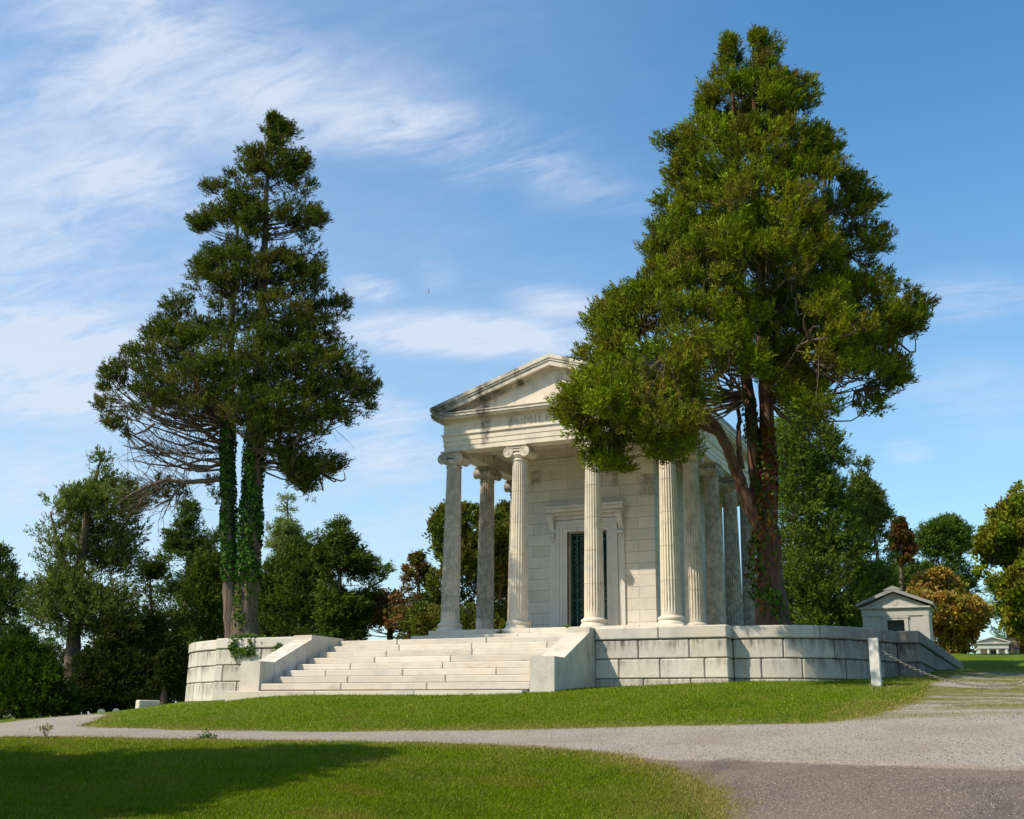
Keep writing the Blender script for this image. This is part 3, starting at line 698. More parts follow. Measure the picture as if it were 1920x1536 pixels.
    q.box(xa-.12, xb+.12, ya-.02, yb, 8.66, 8.80, .01)
    q.box(xb-.42, xb+.025, ya-.025, ya+.2, 8.02, 8.44, .01); q.box(xa-.025, xa+.42, ya-.025, ya+.2, 8.02, 8.44, .01)
    q.build('cella_cornice', M['entab'], root)
    for p0, p1 in ((xa-.03, do0-.625), (do1+.625, xb+.03)): bl = MB(); bl.box(p0, p1, ya-.03, ya+.02, ZF, ZF+.3, .01); bl.build('cella_plinth', M['cella'], root)
    # door surround
    d = MB(); 
    for i, (wd, pr) in enumerate(((.14, .05), (.12, .075), (.13, .10))):
        o0 = sum((.14, .12, .13)[:i])
        d.box(do0-o0-wd, do0-o0, ya-pr, ya+.1, ZF, dz+o0+wd, .006); d.box(do1+o0, do1+o0+wd, ya-pr, ya+.1, ZF, dz+o0+wd, .006)
        d.box(do0-o0+.0005, do1+o0-.0005, ya-pr-.001, ya+.1, dz+o0, dz+o0+wd, .006)
    d.box(do0-.55, do1+.55, ya-.1, ya+.1, 6.66, 6.80, .01); d.box(do0-.60, do1+.60, ya-.22, ya+.1, 6.80, 6.90, .015); d.box(do0-.66, do1+.66, ya-.34, ya+.1, 6.90, 7.02, .02); d.box(do0-.7, do1+.7, ya-.38, ya+.1, 7.02, 7.10, .012)
    d.box(do0-.62, do0-.40, ya-.06, ya+.05, ZF, 6.66, .008); d.box(do1+.40, do1+.62, ya-.06, ya+.05, ZF, 6.66, .008)
    d.box(do0-.02, do1+.02, ya-.12, ya+.4, ZF-.0, ZF+.08, .01)
    ds = d.build('door_surround', M['door_stone'], root)
    for x in (do0-.51, do1+.51):
        c = MB(); P = []
        for k in range(22): t = k/21; P.append((-.30+.26*t-.03*math.sin(t*6.3), 6.82-.72*t))
        c.prism([(ya-.02, 6.82)]+[(ya+a, b) for a, b in P]+[(ya-.02, 6.1)], x-.085, x+.085, 'x')
        c.tube([(x-.1, ya-.24, 6.72), (x+.1, ya-.24, 6.72)], .085, 14); c.tube([(x-.095, ya-.11, 6.16), (x+.095, ya-.11, 6.16)], .06, 12)
        c.lathe((x, ya-.08, 5.93), [(.01, 0), (.05, .05), (.06, .12), (.03, .17), (.02, .2)], 10)
        c.build('console_bracket', M['door_stone'], ds)
    # bronze door
    dr = MB(); yd = ya+.30; W = do1-do0
    bd = empty('bronze_door', (CX+.07-CX, TS+.3, 0)); bd.parent = root
    fr = MB(); fr.box(do0, do1, yd+.06, yd+.1, ZF, dz); fr.build('backing', M['dark'], bd)
    fr = MB()
    for x in (do0, do0+.21, (do0+do1)/2-.05, do1-.26, do1-.05): fr.box(x, x+.05, yd-.03, yd+.05, ZF+.08, dz, .006)
    for z in (ZF+.08, 4.02, dz-.09, dz-.28): fr.box(do0, do1, yd-.02, yd+.045, z, z+.05, .006)
    fr.build('door_frame', M['bronze'], bd)
    lt = MB()
    def bar(x0, z0, x1, z1, r=.011): lt.tube([(x0, yd+.01, z0), (x1, yd+.01, z1)], r, 5)
    for xs in (do0+.055, do1-.2):
        z = ZF+.15
        while z < dz-.3:
            bar(xs, z, xs+.15, z+.15); bar(xs+.15, z, xs, z+.15); z += .15
    x0, x1 = do0+.27, do1-.27
    for x in np.linspace(x0, x1, 7)[1:-1]: bar(x, 4.07, x, dz-.28, .012)
    z = 4.07
    while z < dz-.3: bar(x0, z, x1, z, .010); z += .155
    for xx in np.arange(x0, x1-.05, .215):
        zz = ZF+.14
        while zz < 3.9:
            bar(xx, zz, xx+.215, zz+.21); bar(xx+.215, zz, xx, zz+.21); bar(xx+.107, zz, xx+.107, zz+.21, .009); bar(xx, zz+.105, xx+.215, zz+.105, .009)
            lt.tube([(xx+.107+.07*math.cos(a), yd, zz+.105+.07*math.sin(a)) for a in np.linspace(0, 2*math.pi, 13)], .008, 4); zz += .21
    lt.build('lattice', M['bronze'], bd)
    md = MB()
    for xc in ((x0+x1)/2-.19, (x0+x1)/2+.19):
        md.tube([(xc+.15*math.cos(a), yd-.01, 5.15+.15*math.sin(a)) for a in np.linspace(0, 2*math.pi, 25)], .018, 6)
        md.lathe((xc, yd+.0, 5.15), [(.001, 0)], 3) if False else md.tube([(xc, yd-.005, 5.15), (xc, yd+.03, 5.15)], .13, 20)
    md.build('medallion', M['bronze'], bd)
mausoleum()
#@@TREES
# ------------------------------------------------------------ trees
def unit(v): return v/(np.linalg.norm(v, axis=-1, keepdims=True)+1e-9)
def segs(A, B, ra, rb, k=3):
    A, B = np.asarray(A, float), np.asarray(B, float); n = len(A); T = unit(B-A)
    ref = np.where(np.abs(T[:, 2:3]) > .8, np.array([[1., 0, 0]]), np.array([[0, 0, 1.]])); P = unit(np.cross(T, ref)); Q = np.cross(T, P)
    th = np.arange(k)*2*np.pi/k
    o = P[:, None]*np.cos(th)[None, :, None]+Q[:, None]*np.sin(th)[None, :, None]
    ra = np.broadcast_to(ra, (n,)); rb = np.broadcast_to(rb, (n,))
    V = np.concatenate([A[:, None]+o*ra[:, None, None], B[:, None]+o*rb[:, None, None]], 1).reshape(-1, 3)
    j = np.arange(k); f = np.stack([j, (j+1) % k, (j+1) % k+k, j+k], 1)
    return V, (f[None]+(np.arange(n)*2*k)[:, None, None]).reshape(-1, 4)
def leaves(root, dirn, nl, L, W, spread, R, kind='spray', nrm=None):
    """nl leaves on each tuft root; triangles for needles, kites for broad leaves"""
    n = len(root); r = np.repeat(root, nl, 0); d = np.repeat(dirn, nl, 0)
    d = unit(d+rng.normal(0, spread, (n*nl, 3))); N = n*nl
    if kind == 'spray': d0 = np.repeat(dirn, nl, 0); r = r+d0*(rng.uniform(0, 1, N)*np.repeat(R, nl)*4.5)[:, None]+rng.normal(0, 1, (N, 3))*np.repeat(R, nl)[:, None]*.55
    else: r = r+rng.normal(0, 1, (N, 3))*np.repeat(R, nl)[:, None]
    s = unit(np.cross(d, rng.normal(0, 1, (N, 3)) if nrm is None else np.repeat(nrm, nl, 0)+rng.normal(0, .42, (N, 3)))); l = (L*rng.uniform(.6, 1.3, N))[:, None]; w = (W*rng.uniform(.7, 1.3, N))[:, None]
    if kind == 'spray':
        V = np.stack([r-s*w*.5, r+s*w*.5, r+d*l], 1); F = np.arange(3*N).reshape(-1, 3); rep = 3
    else:
        V = np.stack([r, r+d*l*.5-s*w*.5, r+d*l, r+d*l*.5+s*w*.5], 1); F = np.arange(4*N).reshape(-1, 4); rep = 4
    return V.reshape(-1, 3), F, rep
def wig(P, f, seed):
    r = np.random.default_rng(seed); o = np.zeros(len(P))
    for k in range(6):
        v = r.normal(0, 1, 3)*f; o += np.sin(P@v+r.uniform(0, 6.28))
    return o/3
def row_at(rows, y): R = np.array(rows, float); return np.interp(y, R[:, 0], R[:, 1]), np.interp(y, R[:, 0], R[:, 2])
def trunk_mesh(P, R, k=18, flare=0., seed=1, lob=.07):
    P = np.array(P, float); R = np.array(R, float); n = len(P)
    S = np.linspace(0, n-1, (n-1)*5+1); PP = np.stack([np.interp(S, range(n), P[:, i]) for i in range(3)], 1); RR = np.interp(S, range(n), R)
    r = np.random.default_rng(seed); th = np.arange(k)*2*np.pi/k; ph = r.uniform(0, 6.28, 4)
    w = 1+lob*np.sin(5*th[None]+ph[0]+S[:, None]*.5)+lob*.6*np.sin(8*th[None]+ph[1]-S[:, None]*.3)+.02*r.normal(0, 1, (len(S), k))
    if flare: 
        q = np.exp(-np.linalg.norm(PP-PP[0], axis=1)/.45)[:, None]; w = w+flare*q*(.75+.45*np.sin(5*th[None]+ph[2]))
    PP[1:-1, :2] += r.normal(0, .012, (len(S)-2, 2))
    return tube_arrays(PP, RR, k, w)
def tree(name, label, h, rows, ncl, rc, leaf_lw, nt, nl, tints, trunks, group, cat='tree', gap=-.2, dr=.85, bottom=None, rise=.35, avoid=None, kind='spray', flat=.75, updir=.7,
         barkm='bark2', seed=1, limbs=None, edge=1, spread=.5, gseed=3, tipc=None, ivy=None, twigs=4, rootz=None, brr=1., jit=.06, gfreq=.9, bare=None, zlo=None, skew=None, holes=(), extra=()):
    global rng
    keep = rng; rng = np.random.default_rng(seed*101+5)
    px_m = CF/h
    bx, by = trunks[0][0][0], trunks[0][0][1]; b0 = at(bx, by, h); bz = rootz if rootz is not None else g1(b0[0], b0[1])
    root = empty(name, (b0[0], b0[1], bz), label, cat, group)
    # trunks
    TP = []; tm = MB()
    for ti, t in enumerate(trunks):
        P = [at(q[0], q[1], h+(q[3] if len(q) > 3 else 0)) for q in t]; R = [q[2] for q in t]
        if ti == 0 or abs(P[0][2]-bz) < 1.2: P[0] = np.array([P[0][0], P[0][1], bz-.15])
        V, F = trunk_mesh(P, R, 18, flare=(.55 if ti == 0 else 0.), seed=seed+ti); tm.add(V, F); TP.append((np.array(P), np.array(R)))
    for li, L_ in enumerate(limbs or []):
        V, F = trunk_mesh([at(q[0], q[1], h+(q[3] if len(q) > 3 else 0)) for q in L_], [q[2] for q in L_], 9, seed=seed+40+li); tm.add(V, F)
    tm.build('trunk', M[barkm], root, smooth=True)
    def axis(z, x=None):
        out = np.empty((len(z), 3)); rad = np.empty(len(z)); best = np.full(len(z), 1e9)
        for P, R in TP[:2]:
            zc = np.clip(z, P[0, 2], P[-1, 2]); o = np.stack([np.interp(zc, P[:, 2], P[:, i]) for i in range(3)], 1)
            dd = np.linalg.norm(o[:, :2]-x[:, :2], axis=1)+2*np.abs(zc-z); m = dd < best; out[m] = o[m]; best[m] = dd[m]; rad[m] = np.interp(zc[m], P[:, 2], R)
        return out, rad
    # clump centres
    rows = sorted(rows); ys = np.array([r[0] for r in rows], float); wd = np.array([r[2]-r[1] for r in rows], float)
    fine = np.linspace(ys[0], ys[-1], 400); wf = np.interp(fine, ys, wd)+8; cdf = np.cumsum(wf); cdf /= cdf[-1]
    n0 = ncl*3; y = np.interp(rng.uniform(0, 1, n0), cdf, fine); xl, xr = row_at(rows, y); rp = rc*px_m
    ins = np.minimum(rp*.8, (xr-xl)*.3); xl += ins; xr -= ins
    t = rng.uniform(-1, 1, n0); dp = rng.uniform(-1, 1, n0); dmax = np.sqrt(np.clip(1-t*t, 0, 1))
    dpt = np.sign(dp)*np.abs(dp)**.6*dmax; X = (xl+xr)/2+t*(xr-xl)/2
    if edge:
        ye = np.repeat(np.linspace(ys[0]+rp*.5, ys[-1], max(4, int((ys[-1]-ys[0])/(rp*1.1)))), 2); xl2, xr2 = row_at(rows, ye)
        sd = np.tile([0, 1], len(ye)//2); iz = np.minimum(rp*(rng.uniform(.3, 2.2, len(ye)) if name not in ('cedar_tree',) else 1.05), (xr2-xl2)*.4); Xe = np.where(sd == 0, xl2+iz, xr2-iz)
        y = np.concatenate([ye, y]); X = np.concatenate([Xe, X]); dpt = np.concatenate([rng.uniform(-.25, .25, len(ye)), dpt]); ne = len(ye)
        xl = np.concatenate([xl2, xl]); xr = np.concatenate([xr2, xr])
    else: ne = 0
    half = (xr-xl)/2/px_m; hh = h+dpt*half*dr
    if skew: hh = hh-skew[4]*np.clip((skew[0]-X)/skew[1], 0, 1)*np.clip((y-skew[2])/skew[3], 0, 1)
    tt = np.abs((X-(xl+xr)/2)/np.maximum(1, (xr-xl)/2)); RS = np.clip((xr-xl)/px_m/2.2, .45, 1)
    C = np.array([at(a, b, c) for a, b, c in zip(X, y, hh)])
    if bottom is not None:
        Bt = np.array(bottom, float); ok = y < np.interp(X, Bt[:, 0], Bt[:, 1])-rp*.5
    else: ok = np.ones(len(y), bool)
    for (hx_, hy_, ha, hb) in holes: ok &= ((X-hx_)/ha)**2+((y-hy_)/hb)**2 > 1
    if avoid is not None: ok &= ~avoid(C)
    gp = wig(C*np.array([1, 1, 1.7]), gfreq, gseed) > gap+.3*np.clip((tt-.5)/.5, 0, 1)*(gap > -.5); gp[:ne] = True; ok &= gp
    RS = RS[ok]; C = C[ok]; idx = np.arange(len(ok))[ok]; RS = np.concatenate([RS[idx < ne], RS[idx >= ne][:ncl]]); C = np.concatenate([C[idx < ne], C[idx >= ne][:ncl]]); n = len(C)
    if len(extra):
        E = np.array([at(q[0], q[1], h+(q[2] if len(q) > 2 else 0)) for q in extra]); C = np.concatenate([C, E]); RS = np.concatenate([RS, np.full(len(E), .62)]); n = len(C)
    RC = rc*rng.uniform(.6, 1.35, n)*RS
    # branches
    A, ar = axis(C[:, 2], C); rad = np.linalg.norm(C[:, :2]-A[:, :2], axis=1); zs = C[:, 2]-rise*rad; zs = np.maximum(zs, TP[0][0][0][2]+.35*(TP[0][0][-1][2]-TP[0][0][0][2]) if bottom is None else zs)
    if zlo: low = C[:, 2] < at(trunks[0][0][0], zlo, h)[2]-.3
    else: low = np.zeros(n, bool)
    A0, _ = axis(C[:, 2], C)
    if zlo: zs = np.maximum(zs, at(trunks[0][0][0], zlo, h)[2])
    A, ar = axis(zs, C); SV, SF, off = [], [], 0
    nm = max(6, int(n*.13)); order = np.argsort(np.where(low, 9, 0)-rad*rng.uniform(.6, 1.4, n)); mains = order[:nm]; rest = order[nm:]
    pm = A[mains]+(C[mains]-A[mains])*rng.uniform(.45, .85, (nm, 1)); pm[:, 2] -= .06*rad[mains] if rise > 0 else 0
    if nm:
        D = np.linalg.norm(C[rest][:, None]-pm[None]-np.array([0, 0, .3]), axis=2)+1.5*np.maximum(0, np.linalg.norm(pm-A[mains], axis=1)[None]-rad[rest][:, None]); j = D.argmin(1); ok_ = D[np.arange(len(rest)), j] < rad[rest]
        A[rest[ok_]] = pm[j[ok_]]; ar[rest] *= .35
    def addseg(V, F):
        nonlocal off
        SV.append(V); SF.append(F+off); off += len(V)
    if low.any():
        hi = np.where(~low)[0]; D = np.linalg.norm((C[low][:, None]-C[hi][None])*np.array([1, 1, .6]), axis=2); A[low] = C[hi[D.argmin(1)]]; ar[low] = .03; rad = np.where(low, np.linalg.norm(C-A, axis=1)*.4, rad)
    K = 5; prev = A; mid = rng.normal(0, .09, (n, 3))*rad[:, None]; r0 = np.minimum(.012+.009*rad, ar*.8)*brr
    for k in range(1, K+1):
        u = k/K; q = A+(C-A)*u; q[:, 2] += (-.10*rad if rise > 0 else .05*rad)*math.sin(math.pi*u); q = q+mid*math.sin(math.pi*u)
        V, F = segs(prev, q, r0*(1-.8*(k-1)/K), r0*(1-.8*k/K), 4); addseg(V, F); prev = q
    # tufts
    nn = n*nt; ci = np.repeat(np.arange(n), nt); o = rng.normal(0, 1, (nn, 3)); o = unit(o)*rng.uniform(.25, 1, (nn, 1))**.6; o[:, 2] *= flat
    tr = C[ci]+o*RC[ci][:, None]
    outw = unit(C[ci]-A[ci]); outw[:, 2] *= .3
    dn = unit(o*.8+np.array([0, 0, updir])+outw*.5+rng.normal(0, .25, (nn, 3)))
    V, F, rep = leaves(tr, dn, nl, leaf_lw[0], leaf_lw[1], spread, np.full(nn, leaf_lw[0]*(.45 if kind != 'spray' else .55)), kind, nrm=unit(o+np.array([0, 0, .55])+.5*unit(C[ci]-A0[ci])))
    tc = np.array(tints, float); w = rng.dirichlet(np.ones(len(tc))*.8, n); cl = (w@tc)[ci]*rng.uniform(.75, 1.25, (nn, 1))
    up = np.clip(o[:, 2:3]/flat, 0, 1)
    if tipc is not None: cl = np.where(rng.uniform(0, 1, (nn, 1)) < tipc[1], np.array(tipc[0])*rng.uniform(.8, 1.2, (nn, 1)), cl)
    T = np.repeat(cl, nl*rep, 0)*1.
    T = T*np.repeat(rng.uniform(.8, 1.2, nn*nl), rep)[:, None]
    if twigs:
        m = rng.choice(nn, min(nn, n*twigs), replace=False); V2, F2 = segs(C[ci[m]]-o[m]*.1, tr[m], .008*brr, .004, 3); addseg(V2, F2)
    if bare:        # leafless twigs: many thin forked paths from start region outwards
        for (x0, y0, x1, y1, cnt, wob_) in bare:
            a = at(x0, y0, h); b = at(x1, y1, h)
            for _ in range(cnt):
                s_ = a+(b-a)*rng.uniform(0, .7); p = s_.copy(); dv = unit(b-a)*.8+rng.normal(0, .5, 3); dv[2] += rng.uniform(-.2, .5); dv = unit(dv)
                for k in range(rng.integers(5, 10)):
                    dv = unit(dv+rng.normal(0, .22, 3)+np.array([0, 0, .04])); q = p+dv*rng.uniform(.12, .3); rr_ = .014*(1-k/11)
                    V2, F2 = segs(p[None], q[None], rr_, rr_*.85, 3); addseg(V2, F2); p = q
    mesh('branches', np.concatenate(SV), np.concatenate(SF), M['twig' if barkm != 'bark' else 'bark2'], root)
    mesh('crown', V, F, M['leaf'], root, tint=T)
    if ivy: ivy_on(root, TP, ivy)
    rng = keep
    return root
def ivy_on(root, TP, specs):
    VV, TT = [], []
    for (ti, z0, z1, n, size, cols, side, thick) in specs:
        P, R = TP[ti]; z = rng.uniform(0, 1, n)*(z1-z0)+z0; th = rng.uniform(0, 2*np.pi, n)
        if side is not None: th = side+rng.normal(0, .75, n)
        c = np.stack([np.interp(z, P[:, 2], P[:, i]) for i in range(3)], 1); r = np.interp(z, P[:, 2], R)
        lob = wig(np.stack([th*1.5, z*1.2, z*0], 1), 1.6, 8+ti)
        keepm = lob > (-.9 if side is None else -.25); 
        nrm = np.stack([np.cos(th), np.sin(th), 0*th], 1); p = c+nrm*(r*1.05+thick*(.5+.5*np.clip(lob, -1, 1))*rng.uniform(.2, 1.1, n))[:, None]
        p = p[keepm]; nrm = nrm[keepm]; m = len(p); f = unit(nrm+rng.normal(0, .45, (m, 3))); a = unit(np.cross(f, rng.normal(0, 1, (m, 3)))); a[:, 2] -= .4; a = unit(a); b = np.cross(f, a); s = (size*rng.uniform(.6, 1.3, m))[:, None]
        V = np.stack([p-a*s*.5, p+b*s*.5, p+a*s*.7, p-b*s*.5], 1); cc = np.array(cols, float)[rng.integers(0, len(cols), m)]*rng.uniform(.6, 1.3, (m, 1))
        VV.append(V.reshape(-1, 3)); TT.append(np.repeat(cc, 4, 0))
    V = np.concatenate(VV); mesh('ivy', V, np.arange(len(V)).reshape(-1, 4), M['ivy'], root, tint=np.concatenate(TT))
FAST = 1.
HR = float(np.array([-5.9, 26.7, 0])@HD); HL = float(np.array([-21.6, 27.0, 0])@HD)
R_rows = [(62, 1368, 1380), (76, 1352, 1460), (100, 1340, 1452), (125, 1335, 1472), (150, 1312, 1468), (160, 1310, 1520), (185, 1305, 1524), (208, 1302, 1510), (232, 1288, 1490), (240, 1284, 1545), (256, 1262, 1545), (268, 1240, 1572), (290, 1258, 1572), (305, 1255, 1540),
    (322, 1250, 1600), (340, 1248, 1615), (375, 1230, 1648), (405, 1232, 1640), (430, 1222, 1665), (465, 1203, 1668), (485, 1212, 1645), (505, 1202, 1655), (520, 1185, 1685), (545, 1160, 1690), (560, 1142, 1740), (590, 1110, 1742), (612, 1104, 1735), (635, 1108, 1690), (660, 1100, 1680), (690, 1095, 1702), (715, 1075, 1700), (740, 1060, 1680), (762, 1045, 1655), (795, 1050, 1645), (820, 1088, 1590), (850, 1090, 1300), (890, 1100, 1170)]
R_bot = [(1040, 800), (1085, 830), (1095, 885), (1165, 895), (1180, 850), (1230, 872), (1285, 860), (1305, 790), (1335, 735), (1400, 715), (1440, 720), (1460, 770), (1520, 790), (1580, 790), (1640, 800), (1700, 740), (1745, 650)]
def near_temple(C): return (C[:, 0] < -8.6) & (C[:, 0] > -18.4) & (C[:, 1] > 30.2)
G1, G2, G3, G4 = (.09, .145, .003), (.175, .215, .004), (.205, .16, .012), (.045, .070, .003)
tree('cedar_tree', 'huge dense cedar with reddish trunk and low limbs at the right of the terrace', HR, R_rows, 900, .34, (.10, .036), 26, 18, [G1, G2, G3, G4, (.12, .19, .004), (.15, .105, .03)],
    [[(1450, 1172, .42), (1446, 1127, .34), (1444, 1088, .30), (1441, 1030, .285), (1437, 980, .26), (1438, 940, .215), (1439, 850, .185), (1437, 756, .17), (1432, 660, .15), (1430, 560, .14), (1420, 400, .11), (1414, 250, .07), (1412, 85, .02)],
     [(1436, 1000, .20), (1424, 950, .175), (1413, 870, .145), (1405, 756, .14), (1392, 640, .13), (1385, 500, .11), (1378, 300, .07), (1374, 80, .02)]],
    'two tall cedars on the terrace', gap=-.36, gfreq=1.25, dr=1.15, zlo=745, skew=(1350, 250, 560, 200, 2.6), bottom=R_bot, avoid=near_temple, barkm='bark', seed=2, rootz=2.1, gseed=4, twigs=9, tipc=((.20, .26, .012), .15), updir=.9, brr=.75, extra=[(1100, 812, -2.2), (1130, 820, -2.3), (1160, 826, -2.2), (1104, 840, -2.3), (1134, 848, -2.3), (1162, 850, -2.3), (1112, 868, -2.3), (1142, 874, -2.3), (1190, 828, -2.), (1215, 824, -1.9), (1240, 832, -1.8), (1268, 822, -1.6), (1078, 796, -2.), (1060, 785, -2.), (1120, 800, -2.), (1180, 806, -2.), (1150, 800, -2.2),
        (1372, 80), (1371, 98), (1366, 118), (1415, 76), (1418, 98), (1448, 86), (1444, 108), (1512, 160), (1517, 182), (1504, 200), (1496, 186), (1539, 249), (1567, 282), (1550, 294), (1533, 262), (1520, 285), (1246, 272), (1262, 268), (1240, 382), (1608, 342), (1640, 378), (1655, 440), (1735, 575), (1725, 600), (1700, 582), (1712, 618), (1690, 692), (1694, 716), (1665, 700), (1672, 726), (1640, 762), (1215, 470), (1150, 570), (1110, 610), (1092, 668)],
    holes=[(1398, 72, 19, 50), (1520, 225, 26, 16), (1580, 312, 26, 12), (1630, 660, 30, 14), (1375, 760, 36, 60), (1360, 700, 20, 20)],
    limbs=[[(1432, 1010, .17, -.05), (1404, 945, .16, -.15), (1382, 885, .145, -.3), (1362, 835, .13, -.5), (1340, 795, .11, -.7), (1308, 765, .09, -.9), (1275, 742, .06, -1.1), (1245, 728, .03, -1.3)],
           [(1366, 842, .09, -.5), (1345, 812, .08, -.7), (1315, 800, .07, -.9), (1282, 806, .055, -1.1), (1255, 815, .04, -1.3), (1235, 830, .02, -1.4)],
           [(1392, 880, .07, -.3), (1384, 830, .06, -.4), (1386, 780, .05, -.3), (1376, 740, .04, -.2), (1362, 715, .03, 0)],
           [(1432, 700, .07, .3), (1480, 665, .06, .6), (1540, 640, .04, .9), (1600, 650, .03, 1.2)],
           [(1432, 620, .07, -.3), (1490, 600, .055, -.8), (1560, 590, .04, -1.3), (1640, 590, .03, -1.6), (1700, 590, .015, -1.8)]],
    ivy=[(0, 4.3, 7.2, 1300, .085, [(.16, .045, .015), (.10, .03, .012), (.05, .08, .012), (.22, .09, .02)], None, .10), (0, 2.6, 6.8, 1100, .09, [(.05, .10, .012), (.08, .12, .015), (.16, .07, .015)], CA+math.pi, .25), (0, 2.2, 3.2, 160, .1, [(.05, .12, .012), (.1, .15, .02)], CA-math.pi/2, .08), (1, 6.8, 8., 260, .08, [(.02, .05, .01), (.04, .07, .012)], None, .08)])
L_rows = [(215, 500, 510), (228, 497, 520), (238, 488, 548), (256, 480, 553), (275, 488, 552), (285, 453, 548), (295, 456, 588), (312, 452, 583), (328, 428, 560), (338, 424, 560), (348, 380, 592), (362, 378, 588), (374, 396, 572), (392, 412, 600), (408, 360, 612), (425, 357, 610), (436, 368, 582), (455, 362, 600), (475, 378, 602), (490, 368, 612), (508, 346, 616), (530, 344, 617), (548, 348, 615), (562, 310, 645), (575, 303, 655), (592, 304, 652), (612, 280, 648), (632, 272, 640), (650, 242, 655), (668, 218, 680), (690, 196, 682), (706, 185, 705), (722, 184, 713), (745, 184, 700), (765, 178, 698), (785, 185, 680), (800, 195, 665), (820, 250, 660), (840, 400, 600), (862, 420, 640), (880, 480, 650), (898, 500, 605), (930, 560, 592)]
L_bot = [(170, 800), (230, 815), (300, 775), (360, 790), (430, 800), (500, 860), (560, 930), (600, 935), (655, 905), (700, 800), (720, 770)]
D1, D2, D3, D4 = (.07, .11, .008), (.12, .14, .01), (.16, .13, .035), (.04, .066, .007)
tree('cedar_tree', 'tall open cedar with twin ivy-covered trunks and bare low branches, left of the stairs', HL, L_rows, 700, .32, (.10, .038), 20, 15, [D1, D2, D3, D4, (.055, .085, .015)],
    [[(458, 1190, .42), (461, 1130, .34), (466, 1080, .31), (470, 1000, .27), (474, 900, .25), (480, 800, .22), (485, 700, .18), (492, 560, .13), (498, 420, .09), (505, 225, .02)],
     [(440, 1188, .24), (432, 1110, .22), (427, 1000, .20), (426, 900, .19), (428, 800, .17), (431, 720, .13), (434, 620, .10), (440, 500, .06), (450, 380, .02)]],
    'two tall cedars on the terrace', gap=-.42, flat=.65, bottom=L_bot, avoid=near_temple, barkm='bark2', seed=3, rootz=2.1, gseed=9, twigs=14, updir=.75, dr=.55, gfreq=1.3, zlo=870,
    limbs=[[(424, 898, .09), (385, 902, .08, -.2), (345, 905, .07, -.4), (310, 900, .06, -.6), (270, 915, .045, -.8), (240, 930, .03, -1.), (215, 950, .02, -1.1)],
           [(425, 840, .08), (405, 825, .07), (390, 815, .06), (372, 800, .05), (350, 775, .04), (315, 760, .03), (270, 765, .02)],
           [(480, 870, .06), (520, 868, .05), (560, 868, .045), (605, 862, .03), (640, 872, .02)],
           [(424, 860, .04), (380, 862, .035), (330, 875, .03), (280, 870, .02), (250, 862, .015)], [(422, 880, .04), (370, 885, .03), (330, 860, .025), (290, 850, .02), (230, 835, .012)],
           [(345, 905, .04, -.4), (320, 935, .03, -.5), (290, 950, .02, -.5)]],
    extra=[(388, 353), (402, 350), (420, 352), (366, 414), (378, 424), (392, 418), (368, 500), (580, 348), (574, 310), (560, 316), (604, 410), (596, 424), (644, 572), (630, 568), (612, 572), (700, 722), (688, 745), (690, 765), (672, 730), (638, 870), (620, 880), (600, 864), (580, 922), (570, 905), (572, 885), (560, 870), (200, 706), (196, 730), (190, 762), (246, 662), (285, 626), (312, 578), (505, 226), (545, 252), (540, 240), (461, 290), (433, 330),
        (215, 800), (240, 815), (300, 905), (280, 925), (310, 930), (340, 925), (240, 905), (395, 905), (405, 935)],
    holes=[(412, 382, 24, 14), (592, 382, 18, 14), (400, 455, 20, 14), (340, 470, 20, 30), (640, 620, 24, 16), (640, 820, 40, 18)],
    bare=[(420, 850, 240, 850, 110, .2), (360, 900, 240, 935, 70, .2), (420, 800, 250, 790, 90, .2), (350, 905, 300, 955, 30, .2), (500, 800, 640, 780, 70, .2)],
    ivy=[(0, 4.1, 10.6, 7000, .085, [(.03, .085, .010), (.05, .125, .012), (.08, .17, .02), (.015, .035, .008)], None, .16), (1, 4.1, 9.8, 4600, .085, [(.03, .08, .010), (.045, .115, .012), (.07, .15, .02), (.015, .035, .008)], None, .09), (0, 2.7, 4.3, 500, .085, [(.05, .10, .015), (.11, .13, .03)], CA+math.pi+.9, .05)])
# small cedar sprigs kept at the end of the bare limb
BGn = 'trees beyond the terrace'
def bg(name, label, h, rows, ncl, tints, tx=None, rc=.55, lw=(.14, .055), nt=20, nl=12, seed=10, sp=False, tf=2.0, **k):
    tints = [(q[0]*tf*1.04, q[1]*tf, q[2]*tf*.75) for q in tints]; rows = sorted(rows); tx = tx or (rows[-1][1]+rows[-1][2])/2; top = rows[0]; ty = rows[0][0]; by = rows[-1][0]+20; r = max(.12, (rows[-1][2]-rows[-1][1])/CF*h*.035)
    tk = k.pop('trunk', [[(tx, by, r), (tx, (by+ty)/2, r*.65), ((top[1]+top[2])/2, ty+4, .03)]])
    if sp: k.setdefault('rise', -.12); k.setdefault('flat', .35); k.setdefault('updir', .1); k.setdefault('spread', .6)
    if h > 46: lw = (lw[0]*1.1, lw[1]*1.15)
    return tree(name, label, h, rows, ncl, rc, lw, nt, nl, tints, tk, BGn, seed=seed, twigs=k.pop('twigs', 3), **k)
DK = [(.020, .040, .010), (.034, .060, .012), (.045, .062, .016)]; MD = [(.04, .07, .012), (.06, .085, .016), (.03, .05, .012)]
bg('fir_tree', 'dark fir at the far left edge of the picture, behind the bright low cypress', 54, [(1026, -4, 6), (1050, -25, 25), (1080, -50, 50), (1130, -70, 75), (1200, -85, 85), (1330, -85, 80)], 130, DK, seed=11, rc=.7)
